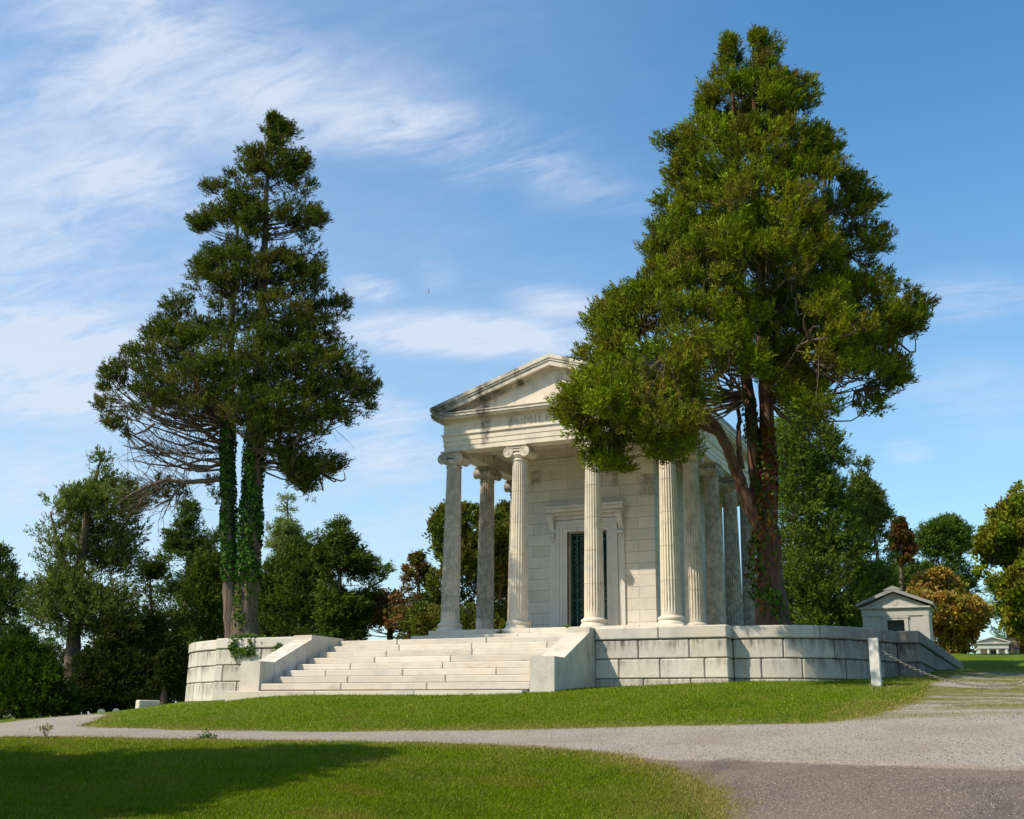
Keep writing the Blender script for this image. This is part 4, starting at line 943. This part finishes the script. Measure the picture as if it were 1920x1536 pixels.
bg('cedar_tree', 'loose grey-green cedar with a thick dark trunk standing left of the terrace wall', 42, [(850, 185, 196), (868, 168, 206), (892, 160, 225), (912, 148, 235), (925, 150, 262), (938, 88, 282), (950, 80, 275), (975, 100, 262), (992, 48, 290), (1012, 46, 270), (1040, 90, 265), (1060, 60, 280), (1085, 88, 262), (1110, 55, 265), (1150, 40, 255), (1185, 60, 250), (1205, 80, 220)], 230,
    [(.055, .08, .025), (.075, .095, .03), (.035, .055, .015)], seed=12, rc=.5, gap=-.1, trunk=[[(133, 1322, .30), (136, 1230, .27), (142, 1150, .22), (152, 1050, .16), (165, 950, .11), (190, 860, .03)], [(142, 1150, .15), (120, 1080, .12), (105, 1010, .07), (95, 960, .03)]], twigs=7, lw=(.15, .055), nt=15)
bg('spruce_tree', 'dark pointed spruce between the grey-green cedar and the ivy trunks', 52, [(938, 349, 355), (955, 336, 372), (985, 325, 378), (1005, 300, 392), (1030, 308, 392), (1050, 284, 405), (1090, 280, 420), (1180, 268, 432), (1320, 260, 440)], 170, DK+[(.04, .065, .02)], seed=13, rc=.42, sp=True, gap=-.05)
bg('pine_tree', 'bushy olive evergreen directly left of the ivy-covered trunks', 48, [(1000, 396, 412), (1030, 375, 432), (1075, 350, 440), (1120, 330, 450), (1200, 320, 460), (1300, 320, 460)], 190, MD, seed=14, tf=1.6, rc=.6)
bg('pine_tree', 'dark rounded evergreen just left of the curved terrace wall', 46, [(1068, 262, 300), (1095, 240, 335), (1140, 215, 350), (1200, 205, 365), (1310, 190, 380)], 190, DK+[(.05, .075, .014)], seed=15, tf=1.3, rc=.6)
bg('shrub', 'low dark leafy shrub between the thick trunk and the grey headstone', 40, [(1165, 190, 240), (1200, 160, 290), (1250, 140, 320), (1322, 130, 330)], 190, [(.03, .045, .010), (.05, .06, .014), (.02, .03, .008)], seed=16, tf=1.0, rc=.5, cat='shrub', kind='kite')
bg('shrub', 'dark shrub against the left end of the curved terrace wall', 38.5, [(1230, 300, 330), (1260, 280, 350), (1310, 265, 352)], 70, [(.025, .04, .010), (.04, .05, .014)], seed=17, tf=1.0, rc=.4, cat='shrub', kind='kite')
bg('white_pine_tree', 'thin pale green pine with open tiers just right of the ivy-covered trunks', 60, [(925, 536, 541), (942, 524, 552), (952, 528, 548), (962, 510, 560), (972, 520, 556), (986, 492, 582), (1000, 515, 560), (1015, 498, 580), (1035, 500, 580), (1060, 490, 590), (1120, 480, 600), (1190, 470, 610)], 120, [(.10, .13, .05), (.07, .10, .035), (.12, .14, .06)], seed=18, rc=.5, gap=.0, sp=True, tx=541, nt=14)
bg('pine_tree', 'wide mid green evergreen behind the left end of the stairs', 52, [(1012, 548, 568), (1040, 520, 600), (1075, 490, 625), (1120, 480, 645), (1195, 470, 660)], 200, MD, seed=19, tf=1.6, rc=.6)
bg('spruce_tree', 'spruce with a long arm reaching right toward the mausoleum columns', 48, [(977, 634, 643), (990, 612, 655), (1003, 590, 668), (1018, 592, 680), (1035, 590, 672), (1050, 598, 700), (1060, 600, 706), (1068, 605, 738), (1080, 608, 728), (1096, 605, 700), (1112, 600, 712), (1135, 600, 690), (1190, 610, 690)], 170, [(.035, .06, .014), (.055, .08, .016), (.025, .042, .012)], seed=20, rc=.38, sp=True, gap=.0, tx=637, twigs=6,
    limbs=[[(637, 1120, .06), (680, 1110, .05), (710, 1092, .04), (737, 1068, .02)]])
bg('shrub', 'brown sparse thicket rising just above the top of the stairs', 50, [(1105, 700, 745), (1135, 665, 790), (1160, 640, 830), (1200, 625, 840)], 130, [(.12, .085, .045), (.08, .08, .03), (.15, .08, .05)], seed=21, tf=1.5, rc=.5, cat='shrub', kind='kite', gap=.15, twigs=16, lw=(.13, .06), nt=9)
bg('shrub', 'half bare reddish shrub immediately left of the leftmost front column', 47, [(1040, 770, 800), (1065, 745, 825), (1100, 735, 840), (1150, 725, 850), (1195, 720, 850)], 90, [(.10, .10, .03), (.16, .07, .04), (.06, .08, .02)], seed=22, tf=1.4, rc=.4, cat='shrub', kind='kite', gap=.0, twigs=16, lw=(.12, .06), nt=10)
bg('maple_tree', 'autumn tree with rust tinged top seen between the left columns', 46, [(952, 838, 900), (965, 815, 960), (985, 800, 975), (1020, 800, 985), (1060, 808, 985), (1110, 770, 985), (1150, 760, 985), (1195, 760, 985)], 260, [(.05, .085, .014), (.075, .09, .018), (.03, .055, .012), (.10, .07, .02), (.05, .075, .012)], seed=23, tf=1.8, rc=.42, kind='kite', gap=-.05, tx=900, lw=(.14, .08), twigs=8)
bg('cypress_shrub', 'bright green feathery cypress at the left edge beside the drive', 38, [(1176, 18, 44), (1190, 8, 52), (1205, 0, 72), (1215, 66, 96) if False else (1218, -10, 98), (1245, -30, 108), (1285, -50, 130), (1338, -60, 150)], 200, [(.06, .13, .010), (.04, .09, .010), (.025, .05, .008)], seed=24, tf=.85, rc=.42, cat='shrub', lw=(.13, .05), nt=18, nl=12)
bg('cedar_tree', 'big dark green cedar directly right of the huge cedar trunk', 51, [(765, 1480, 1530), (790, 1450, 1560), (830, 1440, 1588), (870, 1440, 1592), (885, 1440, 1565), (915, 1440, 1590), (960, 1440, 1610), (1010, 1440, 1630), (1080, 1440, 1650), (1140, 1445, 1655), (1190, 1450, 1640)], 420, [(.04, .075, .010), (.06, .095, .012), (.028, .05, .010), (.07, .08, .02)], seed=25, rc=.6, gap=-.45, twigs=7, nt=18, trunk=[[(1530, 1200, .35), (1525, 1000, .25), (1505, 780, .04)]])
bg('cedar_tree', 'slender feathery cedar with pointed top left of the red tipped tree', 54, [(862, 1608, 1617), (878, 1598, 1640), (900, 1590, 1642), (930, 1585, 1658), (965, 1580, 1672), (1000, 1580, 1668), (1040, 1580, 1680), (1100, 1590, 1690), (1190, 1590, 1700)], 230, [(.06, .08, .02), (.04, .06, .015), (.08, .09, .03)], seed=26, rc=.55, gap=-.2, twigs=6)
bg('maple_tree', 'small tree with bright red top above the grey tomb', 62, [(976, 1682, 1690), (990, 1670, 1705), (1005, 1664, 1716), (1030, 1665, 1720), (1050, 1672, 1715)], 60, [(.26, .09, .06), (.17, .09, .04), (.10, .10, .03)], seed=27, tf=0.75, rc=.45, kind='kite', lw=(.15, .09), trunk=[[(1690, 1210, .15), (1690, 1100, .12), (1688, 985, .03)]])
bg('pine_tree', 'dark olive evergreen right behind the roof of the grey tomb', 66, [(1035, 1680, 1712), (1060, 1650, 1740), (1100, 1640, 1765), (1150, 1640, 1770), (1210, 1640, 1770)], 180, DK+[(.06, .075, .014)], seed=28, rc=.6)
bg('white_pine_tree', 'fresh green broad pine above the orange maple', 74, [(974, 1765, 1798), (988, 1720, 1822), (1004, 1712, 1818), (1030, 1716, 1828), (1045, 1718, 1812), (1070, 1720, 1830), (1120, 1722, 1826), (1180, 1730, 1815)], 260, [(.045, .085, .012), (.07, .11, .016), (.03, .055, .010)], seed=29, tf=1.5, rc=.6, sp=True, gap=-.3, updir=.5)
bg('maple_tree', 'rounded maple turning orange between the grey tomb and the distant white tomb', 62, [(1073, 1748, 1772), (1088, 1712, 1798), (1110, 1708, 1822), (1140, 1715, 1852), (1170, 1725, 1850), (1200, 1740, 1834), (1225, 1755, 1822)], 330, [(.12, .10, .02), (.07, .09, .012), (.24, .12, .04), (.16, .12, .03)], seed=30, tf=2.1, rc=.5, kind='kite', lw=(.18, .11), tipc=((.32, .16, .06), .12), nt=18)
bg('maple_tree', 'large yellow green maple cut off by the right edge', 52, [(912, 1912, 1950), (938, 1890, 1990), (955, 1868, 2005), (972, 1850, 2020), (1000, 1838, 2030), (1035, 1828, 2040), (1070, 1830, 2045), (1100, 1845, 2045), (1130, 1858, 2040), (1160, 1880, 2030), (1185, 1900, 2020)], 360, [(.085, .13, .010), (.12, .15, .012), (.055, .09, .010), (.15, .11, .02)], seed=31, tf=1.45, rc=.45, kind='kite', lw=(.17, .11), trunk=[[(1945, 1245, .35), (1942, 1150, .3), (1935, 930, .05)]], nt=18)
bg('blue_spruce_tree', 'thin blue grey conifer leaning beside the distant white tomb, sky showing through', 84, [(1085, 1852, 1880), (1110, 1848, 1900), (1150, 1845, 1902), (1190, 1848, 1905), (1222, 1856, 1900)], 120, [(.10, .13, .10), (.07, .10, .07), (.05, .08, .05)], seed=32, rc=.6, gap=.1, sp=True, trunk=[[(1903, 1236, .42), (1897, 1180, .36), (1889, 1130, .3), (1880, 1090, .1)]], barkm='bark2', twigs=8)
bg('maple_tree', 'orange tinged young maple low at the right edge', 88, [(1135, 1900, 1945), (1165, 1892, 1970), (1200, 1898, 1970), (1228, 1905, 1960)], 110, [(.16, .12, .02), (.22, .11, .03), (.08, .09, .02)], seed=33, tf=1.2, rc=.6, kind='kite', lw=(.2, .13))
bg('pine_tree', 'low dark evergreen filling the gap under the orange maple', 72, [(1140, 1600, 1660), (1165, 1590, 1680), (1215, 1590, 1690)], 90, DK, seed=34, rc=.6)
bg('maple_tree', 'tangled olive tree seen between the second and third front columns', 50, [(950, 930, 990), (990, 905, 1000), (1060, 900, 1000), (1195, 890, 1000)], 110, [(.06, .075, .02), (.09, .07, .03), (.03, .05, .012)], seed=35, tf=1.4, rc=.5, kind='kite', gap=-.1, twigs=12, tx=950)
# the conifer whose long shadow falls across the near lawn (it stands outside the frame)
def shadow_tree():
    G = ghit(600, 1418); tipz = 11.5; t = (tipz-G[2])/SUN[2]; top = G+SUN*t
    bx, by = top[0], top[1]; bz = g1(bx, by); root = empty('fir_tree', (bx, by, bz), 'tall conifer left of the camera that throws its shadow over the near lawn', 'tree', None)
    r = np.random.default_rng(77); n = 560; u = r.uniform(0, 1, n)**.8; zz = top[2]-u*(top[2]-bz-1.2); rr = (.15+5.4*u)*r.uniform(.3, 1, n); a = r.uniform(0, 6.28, n)
    C = np.stack([bx+rr*np.cos(a), by+rr*np.sin(a), zz], 1); ci = np.repeat(np.arange(n), 16); o = unit(r.normal(0, 1, (len(ci), 3)))*.6*r.uniform(.2, 1, (len(ci), 1))
    V, F, rep = leaves(C[ci]+o, unit(o+[0, 0, .6]), 8, .3, .14, .5, np.full(len(ci), .1)); mesh('crown', V, F, M['leaf'], root, tint=np.tile([[.04, .08, .012]], (len(V), 1)))
    V, F = trunk_mesh([(bx, by, bz-.2), (bx, by, (bz+top[2])/2), (bx, by, top[2])], [.35, .2, .02]); mesh('trunk', V, F, M['bark2'], root, smooth=True)
    A = np.stack([np.full(n, bx), np.full(n, by), zz-.2*rr], 1); V, F = segs(A, C, .04, .01, 4); mesh('branches', V, F, M['bark2'], root)
shadow_tree()

bg('shrub', 'dark undergrowth at the foot of the woods behind the bright cypress', 58, [(1190, 20, 60), (1230, -60, 140), (1335, -80, 160)], 90, DK, seed=51, tf=1.2, rc=.7, cat='shrub')
bg('shrub', 'dark undergrowth at the foot of the woods behind the thick trunk', 57, [(1180, 150, 200), (1220, 90, 290), (1335, 70, 300)], 90, DK, seed=52, tf=1.2, rc=.7, cat='shrub')
bg('shrub', 'dark undergrowth just visible above the coping right of the ivy trunks', 58, [(1120, 480, 560), (1150, 450, 660), (1230, 440, 690)], 90, DK, seed=53, rc=.7, cat='shrub')
# ------------------------------------------------------------ small tombs
def tomb(px, py, h, w, label, sc=1., name='tomb', cols=False, turn=.0, depth=None, hgt=None, group=None, mat='pale', hs=1.):
    b = at(px, py, h); z0 = b[2]; ang = CA+turn
    root = empty(name, tuple(b), label, 'mausoleum'); root.rotation_euler.z = 0
    ca, sa = math.cos(ang), math.sin(ang)
    def fn(V): V = np.asarray(V, float)*sc; return np.stack([b[0]+V[:, 0]*ca-V[:, 1]*sa, b[1]+V[:, 0]*sa+V[:, 1]*ca, z0+V[:, 2]*hs], 1)
    def bld(mb, nm, mt, par=root):
        mb.V = [fn(v) for v in mb.V]; return mb.build(nm, M[mt], par)
    hw = w/2; D = depth or w*1.1
    if not cols:
        H = hgt; dw, dh = .13*w, .9*H
        m = MB(); y = 0.
        m.box(-hw, -dw, 0, D, -1.5, H); m.box(dw, hw, 0, D, -1.5, H); m.box(-dw, dw, 0, D, dh, H); m.box(-dw, dw, .5, D, -1.5, dh); bld(m, 'wall', mat)
        m = MB(); m.box(-hw-.03, hw+.03, -.05, D+.05, H, H+.42, .01); m.box(-hw-.14, hw+.14, -.18, D+.14, H+.42, H+.52, .02); bld(m, 'frieze', mat)
        m = MB(); m.prism([(-hw-.05, H+.52), (hw+.05, H+.52), (0, H+.52+.80)], .02, .3, 'y'); m.tube([(0, -.0, H+.80), (0, .1, H+.80)], .2, 14); bld(m, 'tympanum', mat)
        m = MB()
        for s in (-1, 1):
            pts = [(0, H+1.38), (s*(hw+.3), H+.56), (s*(hw+.3), H+.72), (0, H+1.58)]
            if s > 0: pts = pts[::-1]
            m.prism(pts, -.28, D+.2, 'y')
        m.prism([(-.55, H+1.46), (.55, H+1.46), (.0, H+1.70)], -.3, D+.22, 'y')
        bld(m, 'roof', 'grey')
        m = MB(); m.box(-dw-.22, -dw, -.07, .1, -1.5, dh+.12, .01); m.box(dw, dw+.22, -.07, .1, -1.5, dh+.12, .01); m.box(-dw-.28, dw+.28, -.09, .1, dh+.12, dh+.22, .01); m.box(-dw, dw, -.068, .1, dh, dh+.12, .01)
        for s in (-1, 1): m.box(min(s*hw, s*(hw-.28)), max(s*hw, s*(hw-.28)), -.04, .1, -1.5, H-.003, .01)
        bld(m, 'door_surround', mat)
        d = MB(); d.box(-dw, dw, .42, .48, -1.4, dh); do = bld(d, 'door', 'dark')
        g = MB()
        for x in (-.3, -.06, .06, .3): g.box(x*dw*3-.02, x*dw*3+.02, .37, .41, -1.4, dh-.02)
        g.box(-.1, .12, .36, .412, -1.4, dh-.05); bld(g, 'grille', 'bronze', do)
    else:
        H = hgt; m = MB(); m.box(-hw-.1, hw+.1, -.1, D, -.4, .1, .01); bld(m, 'step', mat)
        m = MB(); m.box(-hw*.8, hw*.8, .9, D, .1, H); bld(m, 'wall', mat)
        m = MB(); m.box(-hw*.3, hw*.3, .86, .92, .1, H*.85); bld(m, 'door', 'dark')
        for i in range(4):
            m = MB(); x = -hw*.88+i*hw*1.76/3; m.lathe((x, .15, .1), [(.17, 0), (.15, .08), (.13, .1), (.11, H-.2), (.16, H-.12), (.17, H-.1)], 14); bld(m, 'column', mat)
        m = MB(); m.box(-hw, hw, 0, D, H, H+.5, .01); m.box(-hw-.12, hw+.12, -.12, D+.1, H+.5, H+.62, .01); bld(m, 'frieze', mat)
        m = MB(); m.prism([(-hw, H+.62), (hw, H+.62), (0, H+1.12)], .05, .2, 'y'); bld(m, 'tympanum', mat)
        m = MB()
        for s in (-1, 1):
            pts = [(0, H+1.15), (s*(hw+.2), H+.62), (s*(hw+.2), H+.72), (0, H+1.3)]
            if s > 0: pts = pts[::-1]
            m.prism(pts, -.15, D+.1, 'y')
        bld(m, 'roof', mat)
    return root
tomb(1685, 1236, 43, 3.6, 'small grey granite tomb with green door and gable, behind the right terrace wall', turn=-.42, depth=2.5, hgt=2.4, mat='tomb', sc=.67)
tomb(1864, 1234, 80, 2.5, 'tiny distant white tomb with four front columns on the far grass rise', cols=True, turn=-.3, depth=3., hgt=1.0, mat='pale', hs=.8, sc=.82)
# ------------------------------------------------------------ headstones, post and chain
def block(name, px, py, h, w, d, H, turn, label, mat, top='slant', group=None, cat='headstone', z=None):
    b = at(px, py, h); b[2] = g1(b[0], b[1]) if z is None else z; ang = CA+turn; ca, sa = math.cos(ang), math.sin(ang)
    m = MB()
    if top == 'slant': m.prism([(0, -.2), (d, -.2), (d, H*.75), (d*.45, H), (0, H*.9)], -w/2, w/2, 'x')
    elif top == 'round': m.prism([(-w/2, -.2), (w/2, -.2)]+[(w/2*math.cos(a), H*.45+H*.55*math.sin(a)) for a in np.linspace(0, math.pi, 12)], 0, d, 'y')
    else: m.box(-w/2, w/2, 0, d, -.2, H, .02)
    m.V = [np.stack([b[0]+v[:, 0]*ca-v[:, 1]*sa, b[1]+v[:, 0]*sa+v[:, 1]*ca, b[2]+v[:, 2]], 1) for v in m.V]
    o = m.build(name, M[mat]); tag(o, label, cat, group); return o
b_ = at(262, 1331, 33)
block('headstone', 256, 1333, 33, .28, .62, .27, -.9, 'grey block headstone lying beyond the lawn left of the terrace wall', 'pale', 'flat', z=b_[2])
p1 = at(189, 1338, 36); block('headstone', 189, 1338, 36, .22, .3, .14, .3, 'tiny pale rounded grave marker nearer the bright cypress, left of a matching one', 'pale', 'round', 'low rounded grave markers', z=p1[2])
p1 = at(217, 1337, 36); block('headstone', 217, 1337, 36, .2, .3, .14, .3, 'tiny pale rounded grave marker nearer the grey block headstone, right of a matching one', 'pale', 'round', 'low rounded grave markers', z=p1[2])
p1 = at(1786, 1236, 62); block('grave_marker', 1786, 1236, 62, .35, 1.3, .5, .35, 'low slanting grey grave slab at the far end of the terrace wall', 'grey', 'slant', z=p1[2])
p1 = at(1916, 1236, 95); block('headstone', 1916, 1236, 95, .5, .3, .45, .1, 'small distant headstone at the right edge of the far grass rise', 'pale', 'flat', z=p1[2])
def post(px, py, h, label):
    b = at(px, py, h); b[2] = g1(b[0], b[1]); H = .95; m = MB(); w = .095
    V = []; F = []; k = 12; rs = np.random.default_rng(5)
    base = [(-w, -w), (0, -w-.004), (w, -w), (w+.004, 0), (w, w), (0, w+.004), (-w, w), (-w-.004, 0)]
    for i in range(k+1):
        for (x, y) in base: V.append((b[0]+(x*(1-.04*i/k))+rs.normal(0, .004)+.0*i, b[1]+y+rs.normal(0, .004), b[2]-.2+(H+.2)*i/k))
    for i in range(k):
        for j in range(8): F.append((i*8+j, i*8+(j+1) % 8, (i+1)*8+(j+1) % 8, (i+1)*8+j))
    F += [tuple(range(7, -1, -1)), tuple(k*8+j for j in range(8))]
    m.add(V, F, 1.1); o = m.build('post', M['pale']); tag(o, label, 'post', 'granite chain posts'); return b, H
HP = 23.3
pa, PH = post(1644, 1283, HP, 'pale rough granite post on the lawn in front of the curved terrace wall')
pb, _ = post(2045, 1310, HP-1.2, 'granite chain post across the track, outside the right edge')
def chain():
    A = np.array([pa[0]+.1, pa[1], pa[2]+PH-.22]); B = np.array([pb[0]-.1, pb[1], pb[2]+PH-.35]); n = 84; L = np.linalg.norm(B-A)
    m = MB(); t = np.linspace(0, 1, n); P = A+(B-A)*t[:, None]; P[:, 2] -= .62*4*t*(1-t)*(1+0*t)
    for i in range(n-1):
        a, b = P[i], P[i+1]; d = (b-a); ln = np.linalg.norm(d); d = d/ln; s = np.cross(d, [0, 0, 1.]); s /= np.linalg.norm(s); u = np.cross(s, d); q = s if i % 2 else u
        c = (a+b)/2; r = .022; hl = ln*.66; ring = []
        for k in range(9):
            an = 2*math.pi*k/8; ring.append(c+d*(hl*math.cos(an))+q*(r*math.sin(an)))
        m.tube(ring, .0075, 4)
    m.tube([A-(0.1, 0, 0), A+(.02, 0, 0)], .012, 6); m.tube([B+(0.12, 0, 0), B-(.02, 0, 0)], .012, 6)
    o = m.build('chain', M['chain']); tag(o, 'sagging iron chain hung from the granite post across the track', 'chain')
chain()
# ------------------------------------------------------------ airliner
def plane():
    c = at(804, 547, 6200); root = empty('airplane', tuple(c), 'tiny white airplane with dark wings high in the sky above the pediment', 'airplane')
    f = (RT*1.+HD*.15); f /= np.linalg.norm(f); s = np.cross([0, 0, 1.], f); u = np.array([0, 0, 1.]); s, u = s*.82-u*.57, u*.82+s*.57
    T = lambda V: c+np.asarray(V)[:, 0:1]*f+np.asarray(V)[:, 1:2]*s+np.asarray(V)[:, 2:3]*u
    m = MB(); m.tube([(-19, 0, .6), (-14, 0, .3), (-6, 0, 0), (10, 0, 0), (16, 0, 0), (19, 0, -.4)], [.3, 1.4, 2.1, 2.1, 1.6, .4], 14); m.V = [T(v) for v in m.V]; m.build('fuselage', M['air'], root, True)
    for sg in (-1, 1):
        m = MB(); m.prism([(5, 1.5*sg), (-1, 1.5*sg), (-7, 17*sg), (-4.8, 17*sg)][::sg], -.3, .25, 'z'); m.V = [T(v) for v in m.V]; m.build('wing', M['airdark'], root)
        m = MB(); m.prism([(-14, 1*sg), (-17.5, 1*sg), (-19.5, 6.5*sg), (-18, 6.5*sg)][::sg], .5, .8, 'z'); m.V = [T(v) for v in m.V]; m.build('tailplane', M['airdark'], root)
        m = MB(); m.tube([(2.8, 6*sg, -1.3), (-1.5, 6*sg, -1.3)], 1.0, 12); m.V = [T(v) for v in m.V]; m.build('engine', M['air'], root, True)
    m = MB(); m.prism([(-13, 1), (-17, 1), (-20, 7), (-18, 7)], -.2, .2, 'y'); m.V = [T(v) for v in m.V]; m.build('tail_fin', M['airdark'], root)
plane()
# ------------------------------------------------------------ ivy on the left wall, weeds on the drive
def leafpatch(name, pts, label, cat, size, cols, hang=True, group=None, n=60, rad=.2):
    V = []; T = []
    for (p, k, r) in pts:
        m = k; q = np.array(p)+rng.normal(0, 1, (m, 3))*np.array(r); f = unit(np.array([0, -1., .6])+rng.normal(0, .5, (m, 3))); a = unit(np.cross(f, rng.normal(0, 1, (m, 3)))); b = np.cross(f, a); s = (size*rng.uniform(.6, 1.3, m))[:, None]
        V.append(np.stack([q-a*s*.5, q+b*s*.5, q+a*s*.6, q-b*s*.5], 1).reshape(-1, 3)); T.append(np.repeat(np.array(cols)[rng.integers(0, len(cols), m)]*rng.uniform(.6, 1.3, (m, 1)), 4, 0))
    V = np.concatenate(V); o = mesh(name, V, np.arange(len(V)).reshape(-1, 4), M['ivy'], tint=np.concatenate(T)); return tag(o, label, cat, group)
IV = [(.05, .11, .015), (.09, .15, .02), (.03, .07, .012)]
def wl(px, py): p = onY(px, py, 24.12); return p
leafpatch('ivy_plant', [(wl(455, 1194)+(0, .15, .02), 150, (.22, .1, .03)), (wl(438, 1208), 70, (.05, .03, .12)), (wl(450, 1222), 90, (.12, .03, .08)), (wl(466, 1222), 90, (.10, .03, .07)), (wl(435, 1216), 60, (.05, .03, .07)), (wl(468, 1205), 40, (.04, .03, .10))], 'green ivy spilling over the coping of the left terrace wall below the twin trunks', 'ivy', .07, IV)
leafpatch('ivy_plant', [(wl(521, 1213), 60, (.07, .03, .04)), (wl(517, 1218), 30, (.05, .03, .04))], 'small ivy tuft growing from the wall joint beside the left cheek wall', 'ivy', .06, IV)
leafpatch('ivy_plant', [((-22.0, 25.4, 2.23), 40, (.12, .1, .02))], 'little weed tuft on top of the curved coping at the far left of the terrace', 'weed', .05, IV)
leafpatch('weed', [(np.array([*onY(936, 1186, 30.9)[:2], 2.74]), 50, (.07, .03, .06))], 'small green weed in the stylobate joint between the two left front columns', 'weed', .05, IV)
leafpatch('weed', [(np.array([*onY(1062, 1176, 30.9)[:2], 2.89]), 26, (.06, .03, .03))], 'small weed at the foot of the bronze door', 'weed', .05, IV)
g_ = ghit(386, 1386); leafpatch('weed', [(g_+(0, 0, .03), 120, (.12, .08, .025)), (g_+(0, 0, .08), 50, (.03, .03, .04))], 'clump of green weeds on the near edge of the drive below the left wall', 'weed', .035, IV)
g_ = ghit(82, 1384); leafpatch('weed', [(g_+(0, 0, .08), 60, (.03, .03, .06)), (g_+(0, 0, .16), 80, (.07, .06, .03))], 'thin yellowing weed on the drive at the far left', 'weed', .03, [(.2, .17, .05), (.12, .14, .03)])
def stones(n=9000):
    px = rng.uniform(700, 1930, n*3); py = 1345+rng.uniform(0, 1, n*3)**.8*195; P = []
    for a, b in zip(px[:n], py[:n]):
        d = ray(a, b); d = d/(d@HD); hs = GH[::2]; z = gz(d[0]*hs, d[1]*hs); k = np.where(d[2]*hs <= z)[0]
        if len(k): P.append(d[:2]*hs[k[0]]+rng.normal(0, .15, 2))
    P = np.array(P); P = P[inside(RP, P)]; m = len(P); z = gz(P[:, 0], P[:, 1])+.02; s = rng.uniform(.003, .010, m)
    o = np.array([[1, 0, 0], [0, 1, 0], [-1, 0, 0], [0, -1, 0], [0, 0, .7], [0, 0, -.7]], float); V = np.column_stack([P, z])[:, None]+o[None]*(s[:, None, None]*rng.uniform(.6, 1.3, (m, 6, 1)))
    f = np.array([[0, 1, 4], [1, 2, 4], [2, 3, 4], [3, 0, 4], [1, 0, 5], [2, 1, 5], [3, 2, 5], [0, 3, 5]]); F = (f[None]+6*np.arange(m)[:, None, None]).reshape(-1, 3)
    c = np.array([[.36, .30, .25], [.24, .20, .165], [.14, .11, .09], [.42, .36, .30]])[rng.integers(0, 4, m)]
    mt = NT('loose_stone'); mt.out(mt.tint(), .9, .1); tag(mesh('loose_stones', V.reshape(-1, 3), F, mt.m, tint=np.repeat(c, 6, 0)), 'loose pebbles scattered over the gravel drive and worn asphalt', 'gravel', kind='stuff')
stones()
grass()
